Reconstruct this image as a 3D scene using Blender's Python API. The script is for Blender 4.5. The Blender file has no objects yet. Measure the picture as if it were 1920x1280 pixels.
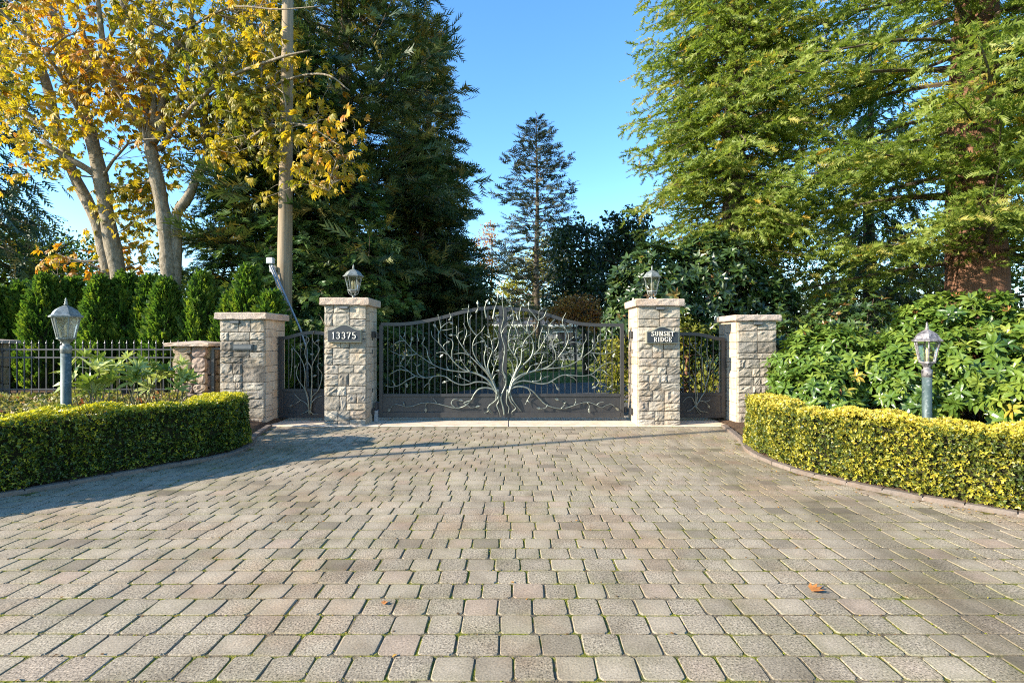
import bpy, math, random
import numpy as np
from mathutils import Vector, Matrix

# ------------------------------------------------------------------ camera, sky, sun, exposure
SC = bpy.context.scene
COL = SC.collection
CAM_H = 1.4
FPX = 960.0
_c = bpy.data.cameras.new('camera'); _c.lens = 18.0; _c.sensor_width = 36.0; _c.clip_start = 0.05; _c.clip_end = 3000
CAM = bpy.data.objects.new('camera', _c); COL.objects.link(CAM)
CAM.location = (0, 0, CAM_H); CAM.rotation_euler = (math.pi / 2, 0, 0); SC.camera = CAM

SUN_AZ, SUN_EL = math.radians(251.0), math.radians(22.5)      # clockwise from +Y, above horizon
W = bpy.data.worlds.new('World'); SC.world = W; W.use_nodes = True
_n = W.node_tree.nodes
_s = _n.new('ShaderNodeTexSky'); _s.sky_type = 'NISHITA'; _s.sun_disc = False
_s.sun_elevation = SUN_EL; _s.sun_rotation = SUN_AZ; _s.altitude = 30; _s.air_density = 1.0; _s.dust_density = 0.0; _s.ozone_density = 3.0
_hs = _n.new('ShaderNodeHueSaturation'); _hs.inputs['Saturation'].default_value = 1.18
W.node_tree.links.new(_s.outputs[0], _hs.inputs['Color']); W.node_tree.links.new(_hs.outputs[0], _n['Background'].inputs[0]); _n['Background'].inputs[1].default_value = 0.15
_l = bpy.data.lights.new('sun', 'SUN'); _l.energy = 5.0; _l.angle = math.radians(0.55); _l.color = (1.0, 0.90, 0.74)
SUN = bpy.data.objects.new('sun', _l); COL.objects.link(SUN)
_d = Vector((math.sin(SUN_AZ) * math.cos(SUN_EL), math.cos(SUN_AZ) * math.cos(SUN_EL), math.sin(SUN_EL)))
SUN.rotation_euler = _d.to_track_quat('Z', 'Y').to_euler(); SUN.location = (-20, -10, 20)
SC.view_settings.view_transform = 'Standard'; SC.view_settings.look = 'None'
SC.view_settings.gamma = 1.0; SC.view_settings.use_curve_mapping = False
SC.view_settings.exposure = 1.55
SC.render.engine = 'CYCLES'
SC.cycles.filter_width = 1.1; SC.cycles.use_denoising = False; SC.cycles.max_bounces = 6; SC.cycles.diffuse_bounces = 3; SC.cycles.glossy_bounces = 2
SC.cycles.transmission_bounces = 4; SC.cycles.transparent_max_bounces = 8

RNG = np.random.default_rng(7)
random.seed(7)

# ------------------------------------------------------------------ helpers: scene bookkeeping
def P(x, y, d):
    """World point seen at photograph pixel x, y at distance d along the view."""
    return np.array([(x - 960.0) / FPX * d, d, CAM_H + (640.0 - y) / FPX * d])

def tag(o, label=None, cat=None, group=None, kind=None):
    if label: o['label'] = label
    if cat: o['category'] = cat
    if group: o['group'] = group
    if kind: o['kind'] = kind
    return o

def thing(name, label, cat, loc=(0, 0, 0), group=None, rz=0.0):
    o = bpy.data.objects.new(name, None); COL.objects.link(o)
    o.location = loc; o.rotation_euler = (0, 0, rz); o.empty_display_size = 0.2
    return tag(o, label, cat, group)

def link(name, me, parent=None, loc=(0, 0, 0), rot=(0, 0, 0), scale=(1, 1, 1)):
    o = bpy.data.objects.new(name, me); COL.objects.link(o)
    if parent is not None: o.parent = parent
    o.location = loc; o.rotation_euler = rot; o.scale = scale
    return o

def raw_mesh(name, V, quads=None, tris=None, polys=None, mat=None, smooth=False, tint=None, grime=None):
    me = bpy.data.meshes.new(name)
    V = np.asarray(V, dtype=np.float32).reshape(-1, 3)
    idx, tot = [], []
    if quads is not None and len(quads):
        q = np.asarray(quads, dtype=np.int32).reshape(-1, 4); idx.append(q.ravel()); tot.append(np.full(len(q), 4, np.int32))
    if tris is not None and len(tris):
        t = np.asarray(tris, dtype=np.int32).reshape(-1, 3); idx.append(t.ravel()); tot.append(np.full(len(t), 3, np.int32))
    if polys is not None and len(polys):
        idx.append(np.array([i for p in polys for i in p], np.int32)); tot.append(np.array([len(p) for p in polys], np.int32))
    idx = np.concatenate(idx); tot = np.concatenate(tot)
    me.vertices.add(len(V)); me.vertices.foreach_set('co', V.ravel())
    me.loops.add(len(idx)); me.loops.foreach_set('vertex_index', idx)
    me.polygons.add(len(tot))
    start = np.concatenate([[0], np.cumsum(tot)[:-1]]).astype(np.int32)
    me.polygons.foreach_set('loop_start', start); me.polygons.foreach_set('loop_total', tot)
    me.polygons.foreach_set('use_smooth', np.full(len(tot), bool(smooth)))
    if tint is not None:
        a = me.attributes.new('tint', 'FLOAT', 'POINT'); a.data.foreach_set('value', np.asarray(tint, np.float32))
    if grime is not None:
        a = me.attributes.new('grime', 'FLOAT', 'POINT'); a.data.foreach_set('value', np.asarray(grime, np.float32))
    me.update(calc_edges=True)
    if mat: me.materials.append(mat)
    return me

class MB:
    """Collects geometry for ONE mesh."""
    def __init__(self): self.V, self.Q, self.T, self.Pg, self.n = [], [], [], [], 0
    def add(self, V, quads=None, tris=None, polys=None):
        V = np.asarray(V, float).reshape(-1, 3)
        if quads is not None and len(quads): self.Q.append(np.asarray(quads, int).reshape(-1, 4) + self.n)
        if tris is not None and len(tris): self.T.append(np.asarray(tris, int).reshape(-1, 3) + self.n)
        if polys is not None:
            self.Pg += [[i + self.n for i in p] for p in polys]
        self.V.append(V); self.n += len(V); return self
    def box(self, x0, x1, y0, y1, z0, z1, bevel=0.0):
        if bevel <= 0:
            V = [(x, y, z) for z in (z0, z1) for y in (y0, y1) for x in (x0, x1)]
            self.add(V, quads=[(0, 2, 3, 1), (4, 5, 7, 6), (0, 1, 5, 4), (1, 3, 7, 5), (3, 2, 6, 7), (2, 0, 4, 6)])
        else:
            b = bevel; V = []
            for z, i in ((z0, b), (z0 + b, 0), (z1 - b, 0), (z1, b)):
                X0, X1, Y0, Y1 = x0 + i, x1 - i, y0 + i, y1 - i
                c = b * 0.7
                V += [(X0 + c, Y0, z), (X1 - c, Y0, z), (X1, Y0 + c, z), (X1, Y1 - c, z), (X1 - c, Y1, z), (X0 + c, Y1, z), (X0, Y1 - c, z), (X0, Y0 + c, z)]
            q = []
            for r in range(3):
                for k in range(8):
                    a, bb = r * 8 + k, r * 8 + (k + 1) % 8
                    q.append((a, bb, bb + 8, a + 8))
            self.add(V, quads=q, polys=[list(range(7, -1, -1)), list(range(24, 32))])
        return self
    def tube(self, pts, rad, k=6, cap=True):
        pts = np.asarray(pts, float); n = len(pts)
        rad = np.full(n, rad) if np.isscalar(rad) else np.asarray(rad, float)
        t = np.gradient(pts, axis=0); t /= np.linalg.norm(t, axis=1)[:, None] + 1e-9
        ref = np.array([0, 0, 1.0]) if abs(t[0][2]) < 0.9 else np.array([1.0, 0, 0])
        u = np.cross(t[0], ref); u /= np.linalg.norm(u); U = [u]
        for i in range(1, n):
            u = U[-1] - t[i] * np.dot(U[-1], t[i]); nn = np.linalg.norm(u)
            U.append(u / nn if nn > 1e-6 else U[-1])
        U = np.array(U); Wv = np.cross(t, U)
        a = np.arange(k) * 2 * math.pi / k
        V = pts[:, None, :] + rad[:, None, None] * (np.cos(a)[None, :, None] * U[:, None, :] + np.sin(a)[None, :, None] * Wv[:, None, :])
        i = np.arange(n - 1)[:, None] * k; j = np.arange(k)[None, :]; j2 = (j + 1) % k
        q = np.stack([i + j, i + j2, i + k + j2, i + k + j], -1).reshape(-1, 4)
        self.add(V.reshape(-1, 3), quads=q, polys=[list(range(k - 1, -1, -1)), list(range((n - 1) * k, n * k))] if cap else None)
        return self
    def lathe(self, prof, k=12, cx=0, cy=0, rot=0.0):
        prof = np.asarray(prof, float); n = len(prof); a = np.arange(k) * 2 * math.pi / k + rot
        V = np.stack([cx + prof[:, 0:1] * np.cos(a), cy + prof[:, 0:1] * np.sin(a), np.repeat(prof[:, 1:2], k, 1)], -1)
        i = np.arange(n - 1)[:, None] * k; j = np.arange(k)[None, :]; j2 = (j + 1) % k
        q = np.stack([i + j, i + j2, i + k + j2, i + k + j], -1).reshape(-1, 4)
        self.add(V.reshape(-1, 3), quads=q, polys=[list(range(k - 1, -1, -1)), list(range((n - 1) * k, n * k))]); return self
    def prism(self, outline, y0, y1):
        """outline of (x, z), counter-clockwise seen from -y; extruded along y."""
        n = len(outline)
        V = [(x, y0, z) for x, z in outline] + [(x, y1, z) for x, z in outline]
        self.add(V, quads=[(i, i + n, (i + 1) % n + n, (i + 1) % n) for i in range(n)], polys=[list(range(n)), list(range(2 * n - 1, n - 1, -1))]); return self
    def mesh(self, name, mat, smooth=False):
        return raw_mesh(name, np.concatenate(self.V), np.concatenate(self.Q) if self.Q else None, np.concatenate(self.T) if self.T else None, self.Pg or None, mat, smooth)
    def build(self, name, mat, parent=None, smooth=False, origin=None):
        if origin is not None: self.V = [v - np.asarray(origin, float) for v in self.V]
        return link(name, self.mesh(name, mat, smooth), parent)

def spline(pts, n=24):
    """Catmull-Rom through points."""
    p = np.asarray(pts, float)
    if len(p) < 3:
        return np.linspace(p[0], p[-1], max(3, n // 4))
    p = np.vstack([2 * p[0] - p[1], p, 2 * p[-1] - p[-2]])
    s = np.linspace(0, len(p) - 3 - 1e-6, n); i = s.astype(int); f = (s - i)[:, None]
    a, b, c, d = p[i], p[i + 1], p[i + 2], p[i + 3]
    return 0.5 * (2 * b + (c - a) * f + (2 * a - 5 * b + 4 * c - d) * f ** 2 + (3 * b - a - 3 * c + d) * f ** 3)

def norm(v): return v / (np.linalg.norm(v, axis=-1, keepdims=True) + 1e-9)

def frames(fwd, up):
    f = norm(fwd); s = norm(np.cross(up, f)); u = np.cross(f, s)
    return np.stack([f, s, u], -1)                       # columns: forward, side, up

def stamp(tmpl, pos, R, S, tint, origin=(0, 0, 0), tj=0.0):
    """Copies a small template to many places as one array. tmpl = (V, quads, tris)."""
    tv, tq, tt = tmpl; tv = np.asarray(tv, float); m, n = len(pos), len(tv)
    S = np.asarray(S, float)
    V = np.einsum('mij,nj->mni', R, tv) * (S[:, None, None] if S.ndim == 1 else S[:, None, :]) + (np.asarray(pos) - np.asarray(origin))[:, None, :]
    off = (np.arange(m) * n)[:, None, None]
    Q = (np.asarray(tq, int)[None] + off).reshape(-1, 4) if len(tq) else None
    T = (np.asarray(tt, int)[None] + off).reshape(-1, 3) if len(tt) else None
    ti = np.repeat(np.asarray(tint), n)
    if tj: ti = ti + RNG.normal(0, tj, len(ti))
    return V.reshape(-1, 3), Q, T, np.clip(ti, 0, 1)

def stamped(name, mat, parent, parts, smooth=False):
    Vs, Qs, Ts, Ti, n = [], [], [], [], 0
    for V, Q, T, t in parts:
        Vs.append(V); Ti.append(t)
        if Q is not None: Qs.append(Q + n)
        if T is not None: Ts.append(T + n)
        n += len(V)
    me = raw_mesh(name, np.concatenate(Vs), np.concatenate(Qs) if Qs else None, np.concatenate(Ts) if Ts else None, None, mat, smooth, np.concatenate(Ti))
    return link(name, me, parent)

def rand_dirs(n):
    return norm(RNG.normal(size=(n, 3)))

# ------------------------------------------------------------------ helpers: materials
class NT:
    def __init__(self, name):
        self.m = bpy.data.materials.new(name); self.m.use_nodes = True
        self.t = self.m.node_tree; self.t.nodes.clear()
        self.out = self.t.nodes.new('ShaderNodeOutputMaterial')
    def n(self, typ, ins=None, **kw):
        nd = self.t.nodes.new(typ)
        for k, v in kw.items(): setattr(nd, k, v)
        for k, v in (ins or {}).items(): self.set(nd, k, v)
        return nd
    def set(self, nd, k, v):
        s = nd.inputs[k]
        if isinstance(v, bpy.types.NodeSocket): self.t.links.new(v, s)
        else: s.default_value = (*v, 1.0) if isinstance(v, tuple) and len(v) == 3 and s.type == 'RGBA' else v
    def ramp(self, fac, stops, interp='LINEAR'):
        nd = self.n('ShaderNodeValToRGB'); cr = nd.color_ramp; cr.interpolation = interp
        while len(cr.elements) < len(stops): cr.elements.new(0.5)
        for e, (p, c) in zip(cr.elements, stops): e.position = p; e.color = (*c, 1.0) if len(c) == 3 else c
        self.set(nd, 'Fac', fac); return nd.outputs['Color']
    def noise(self, vec, scale, detail=3.0, rough=0.55, dist=0.0):
        nd = self.n('ShaderNodeTexNoise', {'Scale': scale, 'Detail': detail, 'Roughness': rough, 'Distortion': dist})
        if vec is not None: self.set(nd, 'Vector', vec)
        return nd.outputs['Fac']
    def voronoi(self, vec, scale, feature='F1', out='Distance'):
        nd = self.n('ShaderNodeTexVoronoi', {'Scale': scale}, feature=feature)
        if vec is not None: self.set(nd, 'Vector', vec)
        return nd.outputs[out]
    def mapping(self, vec, scale=(1, 1, 1), rot=(0, 0, 0), loc=(0, 0, 0)):
        nd = self.n('ShaderNodeMapping', {'Vector': vec, 'Scale': scale, 'Rotation': rot, 'Location': loc}); return nd.outputs[0]
    def mix(self, fac, a, b, mode='MIX'):
        nd = self.n('ShaderNodeMix', data_type='RGBA', blend_type=mode)
        for i, v in ((0, fac), (6, a), (7, b)):
            s = nd.inputs[i]
            if isinstance(v, bpy.types.NodeSocket): self.t.links.new(v, s)
            else: s.default_value = v if i == 0 else (*v, 1.0)
        return nd.outputs[2]
    def math(self, op, a, b=0.0, clamp=False):
        nd = self.n('ShaderNodeMath', operation=op, use_clamp=clamp); self.set(nd, 0, a); self.set(nd, 1, b); return nd.outputs[0]
    def bump(self, h, strength=0.5, dist=0.01, normal=None):
        nd = self.n('ShaderNodeBump', {'Height': h, 'Strength': strength, 'Distance': dist})
        if normal is not None: self.set(nd, 'Normal', normal)
        return nd.outputs[0]
    def world(self): return self.n('ShaderNodeNewGeometry').outputs['Position']
    def obj(self): return self.n('ShaderNodeTexCoord').outputs['Object']
    def rnd(self): return self.n('ShaderNodeObjectInfo').outputs['Random']
    def attr(self, name='tint'): return self.n('ShaderNodeAttribute', attribute_name=name).outputs['Fac']
    def principled(self, color, rough=0.7, metal=0.0, normal=None, spec=0.5):
        nd = self.n('ShaderNodeBsdfPrincipled', {'Base Color': color, 'Roughness': rough, 'Metallic': metal, 'Specular IOR Level': spec})
        if normal is not None: self.set(nd, 'Normal', normal)
        return nd.outputs[0]
    def done(self, shader):
        self.t.links.new(shader, self.out.inputs['Surface']); return self.m

def leaf_mat(name, stops, rough=0.55, trans=0.3, spec=0.35, tboost=1.25):
    n = NT(name); c = n.ramp(n.attr(), stops)
    p = n.principled(c, rough, spec=spec)
    tc = n.mix(1.0, c, (tboost, tboost * 1.05, tboost * 0.55), 'MULTIPLY')
    t = n.n('ShaderNodeBsdfTranslucent', {'Color': tc}).outputs[0]
    mx = n.n('ShaderNodeMixShader', {0: trans}); n.t.links.new(p, mx.inputs[1]); n.t.links.new(t, mx.inputs[2])
    return n.done(mx.outputs[0])

def bark_mat(name, cols, scale=(6, 6, 1.2), bstr=0.8, rough=0.9):
    n = NT(name); v = n.mapping(n.obj(), scale)
    a = n.noise(v, 2.2, 6, 0.65, 0.3); b = n.noise(n.obj(), 1.6, 3)
    c = n.ramp(a, [(0.25, cols[0]), (0.5, cols[1]), (0.75, cols[2])])
    c = n.mix(n.math('MULTIPLY', b, 0.6), c, cols[3])
    return n.done(n.principled(c, rough, normal=n.bump(a, bstr, 0.03), spec=0.2))

def plain_mat(name, col, rough=0.6, metal=0.0, var=0.15, scale=12, bump=0.0, spec=0.5):
    n = NT(name); f = n.noise(n.obj(), scale, 4)
    c = n.ramp(f, [(0.3, tuple(x * (1 - var) for x in col)), (0.7, tuple(min(1, x * (1 + var)) for x in col))])
    nm = n.bump(f, bump, 0.01) if bump else None
    return n.done(n.principled(c, rough, metal, nm, spec))

M = {}
def paver_mat(name, src):
    n = NT(name); w = n.world(); r = n.rnd() if src == 'object' else n.attr()
    base = n.ramp(r, [(0.0, (0.195, 0.160, 0.116)), (0.08, (0.315, 0.262, 0.190)), (0.6, (0.375, 0.312, 0.226)), (0.88, (0.350, 0.290, 0.210)), (1.0, (0.360, 0.272, 0.200))])
    agg = n.voronoi(w, 85.0); fine = n.noise(w, 105.0, 4, 0.72); patch = n.noise(w, 2.6, 4, 0.6)
    base = n.mix(1.0, base, n.ramp(patch, [(0.32, (0.70, 0.69, 0.67)), (0.5, (0.98, 0.98, 0.98)), (0.7, (1.16, 1.16, 1.16))]), 'MULTIPLY')
    rr = n.math('FRACT', n.math('MULTIPLY', r, 7.31))
    rough = n.ramp(rr, [(0.25, (0.15, 0.15, 0.15)), (0.6, (1, 1, 1))])
    spk = n.ramp(fine, [(0.36, (0.12, 0.11, 0.10)), (0.47, (0.82, 0.82, 0.82)), (0.56, (1.08, 1.08, 1.08)), (0.66, (1.75, 1.72, 1.66))])
    c = n.mix(n.math('ADD', n.math('MULTIPLY', rough, 0.60), 0.38), base, n.mix(1.0, base, spk, 'MULTIPLY'))
    # blotches of dirt, moss film and old rust-red staining
    st = n.noise(w, 0.55, 5, 0.62, 0.4)
    c = n.mix(n.ramp(st, [(0.50, (0, 0, 0)), (0.66, (0.7, 0.7, 0.7))]), c, n.mix(1.0, c, (0.62, 0.60, 0.50), 'MULTIPLY'))
    red = n.noise(n.mapping(w, (1, 1, 1), loc=(4.2, 1.1, 0)), 1.1, 5, 0.6)
    c = n.mix(n.ramp(red, [(0.51, (0, 0, 0)), (0.68, (0.6, 0.6, 0.6))]), c, n.mix(1.0, c, (0.96, 0.76, 0.63), 'MULTIPLY'))
    # soft dappled shade put into the colour as dark streaks towards the right
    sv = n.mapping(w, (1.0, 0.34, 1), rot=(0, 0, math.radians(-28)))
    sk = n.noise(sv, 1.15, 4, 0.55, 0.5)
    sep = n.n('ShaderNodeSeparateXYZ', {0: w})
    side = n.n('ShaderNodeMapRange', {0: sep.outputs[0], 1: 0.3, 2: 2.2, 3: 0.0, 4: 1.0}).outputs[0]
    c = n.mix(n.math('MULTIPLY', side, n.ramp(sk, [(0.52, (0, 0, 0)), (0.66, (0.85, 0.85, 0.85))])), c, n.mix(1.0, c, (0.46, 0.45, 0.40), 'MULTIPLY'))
    gr = n.math('MULTIPLY', n.attr('grime'), n.ramp(n.noise(w, 9.0, 3, 0.6), [(0.3, (0.6, 0.6, 0.6)), (0.6, (1, 1, 1))]))
    c = n.mix(gr, c, n.mix(n.ramp(n.noise(w, 1.9, 3), [(0.45, (0, 0, 0)), (0.6, (1, 1, 1))]), (0.150, 0.122, 0.082), (0.130, 0.130, 0.045)))
    h = n.math('ADD', n.math('MULTIPLY', fine, n.math('ADD', n.math('MULTIPLY', rough, 0.8), 0.25)), n.math('MULTIPLY', agg, 0.35))
    return n.done(n.principled(c, 0.9, normal=n.bump(h, 0.8, 0.0022), spec=0.25))
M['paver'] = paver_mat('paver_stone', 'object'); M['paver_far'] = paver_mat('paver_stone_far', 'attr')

def joint_mat():
    n = NT('joint_sand_and_moss'); w = n.world()
    a = n.noise(w, 0.9, 4, 0.6); b = n.noise(w, 34.0, 4, 0.65); d = n.noise(w, 7.0, 4, 0.6)
    c = n.ramp(b, [(0.3, (0.10, 0.082, 0.055)), (0.7, (0.18, 0.148, 0.10))])
    c = n.mix(n.ramp(d, [(0.46, (0, 0, 0)), (0.56, (0.95, 0.95, 0.95))]), c, n.ramp(b, [(0.3, (0.075, 0.085, 0.012)), (0.7, (0.20, 0.205, 0.030))]))
    c = n.mix(n.ramp(a, [(0.50, (0, 0, 0)), (0.66, (0.6, 0.6, 0.6))]), c, (0.13, 0.075, 0.035))
    return n.done(n.principled(c, 0.95, normal=n.bump(b, 1.0, 0.02), spec=0.1))
M['joint'] = joint_mat()

def stone_mat(name, stops, stain=0.0, rough_scale=14, bstr=0.9, src='object', pos=None):
    n = NT(name); w = n.world(); r = n.rnd()
    base = n.ramp(r, stops)
    a = n.noise(w, rough_scale, 6, 0.66); b = n.noise(w, 3.2, 4, 0.6, 0.6); f = n.noise(w, 75, 3, 0.6)
    c = n.mix(1.0, base, n.ramp(a, [(0.25, (0.70, 0.67, 0.62)), (0.5, (1, 1, 1)), (0.75, (1.16, 1.13, 1.06))]), 'MULTIPLY')
    c = n.mix(n.ramp(b, [(0.50, (0, 0, 0)), (0.70, (0.55, 0.55, 0.55))]), c, n.mix(1.0, c, (1.0, 0.80, 0.58), 'MULTIPLY'))
    if stain > 0:
        s = n.noise(n.mapping(w, (1, 1, 0.8), loc=(3.1, 0, 0.7)), 2.4, 5, 0.6, 0.4)
        sep = n.n('ShaderNodeSeparateXYZ', {0: w})
        nrm = n.n('ShaderNodeSeparateXYZ', {0: n.n('ShaderNodeNewGeometry').outputs['True Normal']})
        face = n.n('ShaderNodeMapRange', {0: nrm.outputs[1], 1: -0.1, 2: -0.6, 3: 0.12, 4: 1.0}).outputs[0]
        zz = n.n('ShaderNodeMapRange', {0: sep.outputs[2], 1: 1.55, 2: 1.2, 3: 0.25, 4: 1.0}).outputs[0]
        k = n.math('MULTIPLY', n.math('MULTIPLY', n.ramp(s, [(0.42, (0, 0, 0)), (0.60, (1, 1, 1))]), stain), n.math('MULTIPLY', face, zz))
        c = n.mix(k, c, (0.080, 0.072, 0.060))
    h = n.math('ADD', a, n.math('MULTIPLY', f, 0.35))
    return n.done(n.principled(c, 0.88, normal=n.bump(h, bstr, 0.02), spec=0.2))
_lime = [(0.0, (0.20, 0.176, 0.142)), (0.2, (0.38, 0.338, 0.270)), (0.4, (0.255, 0.232, 0.198)), (0.6, (0.425, 0.372, 0.292)), (0.8, (0.315, 0.265, 0.212)), (1.0, (0.47, 0.425, 0.35))]
M['stone'] = stone_mat('rock_face_limestone', _lime, 0.28)
M['stone_stained'] = stone_mat('stained_limestone', _lime, 0.92)
M['stone_smooth'] = stone_mat('sawn_limestone', [(0.0, (0.43, 0.35, 0.265)), (0.5, (0.49, 0.41, 0.315)), (1.0, (0.46, 0.36, 0.265))], 0.0, 9, 0.35)
M['cap'] = stone_mat('sandstone_cap', [(0.0, (0.43, 0.335, 0.26)), (0.5, (0.46, 0.37, 0.30)), (1.0, (0.41, 0.335, 0.28))], 0.15, 18, 0.7)
M['mortar'] = plain_mat('mortar', (0.19, 0.165, 0.14), 0.95, var=0.3, bump=0.4)
M['field'] = stone_mat('fieldstone', [(0.0, (0.30, 0.235, 0.155)), (0.25, (0.37, 0.285, 0.18)), (0.5, (0.26, 0.195, 0.165)), (0.75, (0.335, 0.255, 0.20)), (1.0, (0.40, 0.325, 0.22))], 0.2, 8, 0.6)
M['concrete'] = stone_mat('smooth_concrete', [(0.0, (0.54, 0.455, 0.35)), (1.0, (0.57, 0.48, 0.375))], 0.0, 6, 0.2)
M['kerb'] = stone_mat('kerb_concrete', [(0.0, (0.15, 0.118, 0.095)), (0.5, (0.195, 0.158, 0.13)), (1.0, (0.15, 0.125, 0.105))], 0.0, 20, 0.5)
M['iron'] = plain_mat('charcoal_painted_steel', (0.029, 0.028, 0.028), 0.42, 0.0, 0.18, 9, 0.05, 0.5)
M['black_iron'] = plain_mat('black_painted_steel', (0.032, 0.032, 0.036), 0.45, 0.0, 0.2, 9, 0.0, 0.5)
def verdigris():
    n = NT('brushed_verdigris_steel'); f = n.noise(n.obj(), 22, 4)
    c = n.ramp(f, [(0.3, (0.115, 0.135, 0.112)), (0.55, (0.195, 0.210, 0.175)), (0.8, (0.28, 0.285, 0.245))])
    return n.done(n.principled(c, 0.42, 0.55, n.bump(f, 0.3, 0.01)))
M['verdigris'] = verdigris()
def post_paint():
    n = NT('weathered_green_post_paint'); v = n.mapping(n.obj(), (1, 1, 0.35)); f = n.noise(v, 14, 5, 0.65); g = n.noise(n.obj(), 40, 3)
    c = n.ramp(f, [(0.32, (0.030, 0.050, 0.046)), (0.55, (0.062, 0.092, 0.086)), (0.8, (0.145, 0.185, 0.185))])
    c = n.mix(n.ramp(g, [(0.58, (0, 0, 0)), (0.72, (0.5, 0.5, 0.5))]), c, (0.33, 0.34, 0.34))
    return n.done(n.principled(c, 0.55, 0.15, n.bump(g, 0.2, 0.005)))
M['post'] = post_paint()
def pewter(name, cols):
    n = NT(name); f = n.noise(n.obj(), 26, 5, 0.7)
    c = n.ramp(f, [(0.35, cols[0]), (0.52, cols[1]), (0.68, cols[2])])
    return n.done(n.principled(c, 0.5, 0.35, n.bump(f, 0.3, 0.004)))
M['lantern'] = pewter('aged_pewter_lantern', [(0.10, 0.115, 0.105), (0.20, 0.215, 0.20), (0.30, 0.31, 0.29)])
M['lantern_worn'] = pewter('flaking_lantern_paint', [(0.05, 0.045, 0.05), (0.20, 0.185, 0.185), (0.40, 0.37, 0.35)])
def glass(name, tint, rough, mixf):
    n = NT(name)
    a = n.n('ShaderNodeBsdfTransparent', {'Color': (*tint, 1.0)}).outputs[0]
    g = n.n('ShaderNodeBsdfGlossy', {'Color': (1, 1, 1, 1), 'Roughness': rough}).outputs[0]
    d = n.n('ShaderNodeBsdfTranslucent', {'Color': (0.75, 0.78, 0.72, 1)}).outputs[0]
    m1 = n.n('ShaderNodeMixShader', {0: mixf}); n.t.links.new(a, m1.inputs[1]); n.t.links.new(d, m1.inputs[2])
    m2 = n.n('ShaderNodeMixShader', {0: n.n('ShaderNodeFresnel', {'IOR': 1.5}).outputs[0]}); n.t.links.new(m1.outputs[0], m2.inputs[1]); n.t.links.new(g, m2.inputs[2])
    return n.done(m2.outputs[0])
M['glass'] = glass('clear_lantern_glass', (0.92, 0.96, 0.92), 0.08, 0.10)
M['frosted'] = glass('seeded_lantern_glass', (0.85, 0.88, 0.84), 0.2, 0.42)
M['candle'] = plain_mat('ivory_candle_sleeve', (0.62, 0.52, 0.33), 0.5)
M['plaque'] = plain_mat('dark_slate_paint', (0.018, 0.024, 0.029), 0.62, 0.0, 0.2, 10)
M['lettering'] = plain_mat('cream_lettering', (0.80, 0.74, 0.62), 0.5, 0, 0.05)
M['plaque_rim'] = plain_mat('brass_grey_rim', (0.30, 0.28, 0.21), 0.4, 0.3)
M['light_box'] = plain_mat('dark_grey_fitting', (0.055, 0.062, 0.066), 0.4, 0.2)
M['mail'] = plain_mat('grey_painted_slot', (0.12, 0.12, 0.12), 0.4, 0.4)
M['galv'] = plain_mat('galvanised_steel', (0.30, 0.32, 0.34), 0.45, 0.5, 0.2, 18)
M['white_box'] = plain_mat('pale_grey_plastic', (0.50, 0.50, 0.49), 0.5)
def pole_mat():
    n = NT('weathered_pole_wood'); v = n.mapping(n.obj(), (14, 14, 0.5)); a = n.noise(v, 2.0, 6, 0.6); b = n.noise(n.obj(), 1.1, 3)
    c = n.ramp(a, [(0.3, (0.12, 0.085, 0.048)), (0.5, (0.235, 0.170, 0.10)), (0.7, (0.32, 0.24, 0.15))])
    c = n.mix(n.math('MULTIPLY', b, 0.5), c, (0.29, 0.25, 0.19))
    return n.done(n.principled(c, 0.85, normal=n.bump(a, 0.5, 0.01), spec=0.2))
M['pole'] = pole_mat()
M['bark_pale'] = bark_mat('mottled_grey_bark', [(0.055, 0.043, 0.030), (0.24, 0.195, 0.145), (0.44, 0.375, 0.295), (0.14, 0.125, 0.07)], (7, 7, 4.0), 1.0)
M['twig_pale'] = plain_mat('pale_twig_bark', (0.26, 0.215, 0.16), 0.85, var=0.3)
M['bark_red'] = bark_mat('furrowed_red_bark', [(0.060, 0.028, 0.017), (0.155, 0.072, 0.042), (0.26, 0.135, 0.080), (0.17, 0.10, 0.065)], (9, 9, 0.7), 1.0)
M['bark_dark'] = bark_mat('dark_conifer_bark', [(0.035, 0.027, 0.02), (0.075, 0.057, 0.042), (0.13, 0.10, 0.075), (0.08, 0.07, 0.05)], (8, 8, 1.2), 0.8)
M['twig_dark'] = plain_mat('brown_twig_bark', (0.085, 0.062, 0.042), 0.9, var=0.3)
M['stem_green'] = plain_mat('green_brown_stem', (0.13, 0.12, 0.05), 0.8, var=0.3)
# foliage: 0..1 of the tint attribute
M['fir'] = leaf_mat('fir_needles', [(0.0, (0.060, 0.105, 0.026)), (0.35, (0.130, 0.190, 0.036)), (0.7, (0.225, 0.280, 0.048)), (0.90, (0.31, 0.335, 0.095)), (1.0, (0.46, 0.28, 0.03))], 0.5, 0.48)
M['pine'] = leaf_mat('dark_conifer_needles', [(0.0, (0.018, 0.042, 0.020)), (0.5, (0.042, 0.078, 0.028)), (0.85, (0.115, 0.135, 0.036)), (1.0, (0.20, 0.13, 0.03))], 0.5, 0.2)
M['cedar'] = leaf_mat('cedar_fronds', [(0.0, (0.022, 0.058, 0.024)), (0.5, (0.052, 0.110, 0.032)), (0.9, (0.115, 0.175, 0.034)), (1.0, (0.18, 0.12, 0.03))], 0.5, 0.22)
M['blue_spruce'] = leaf_mat('blue_grey_needles', [(0.0, (0.018, 0.030, 0.026)), (0.6, (0.035, 0.052, 0.040)), (1.0, (0.13, 0.105, 0.05))], 0.6, 0.2)
M['thuja'] = leaf_mat('arborvitae_sprays', [(0.0, (0.028, 0.072, 0.015)), (0.5, (0.080, 0.150, 0.020)), (1.0, (0.230, 0.275, 0.030))], 0.5, 0.40)
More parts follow.
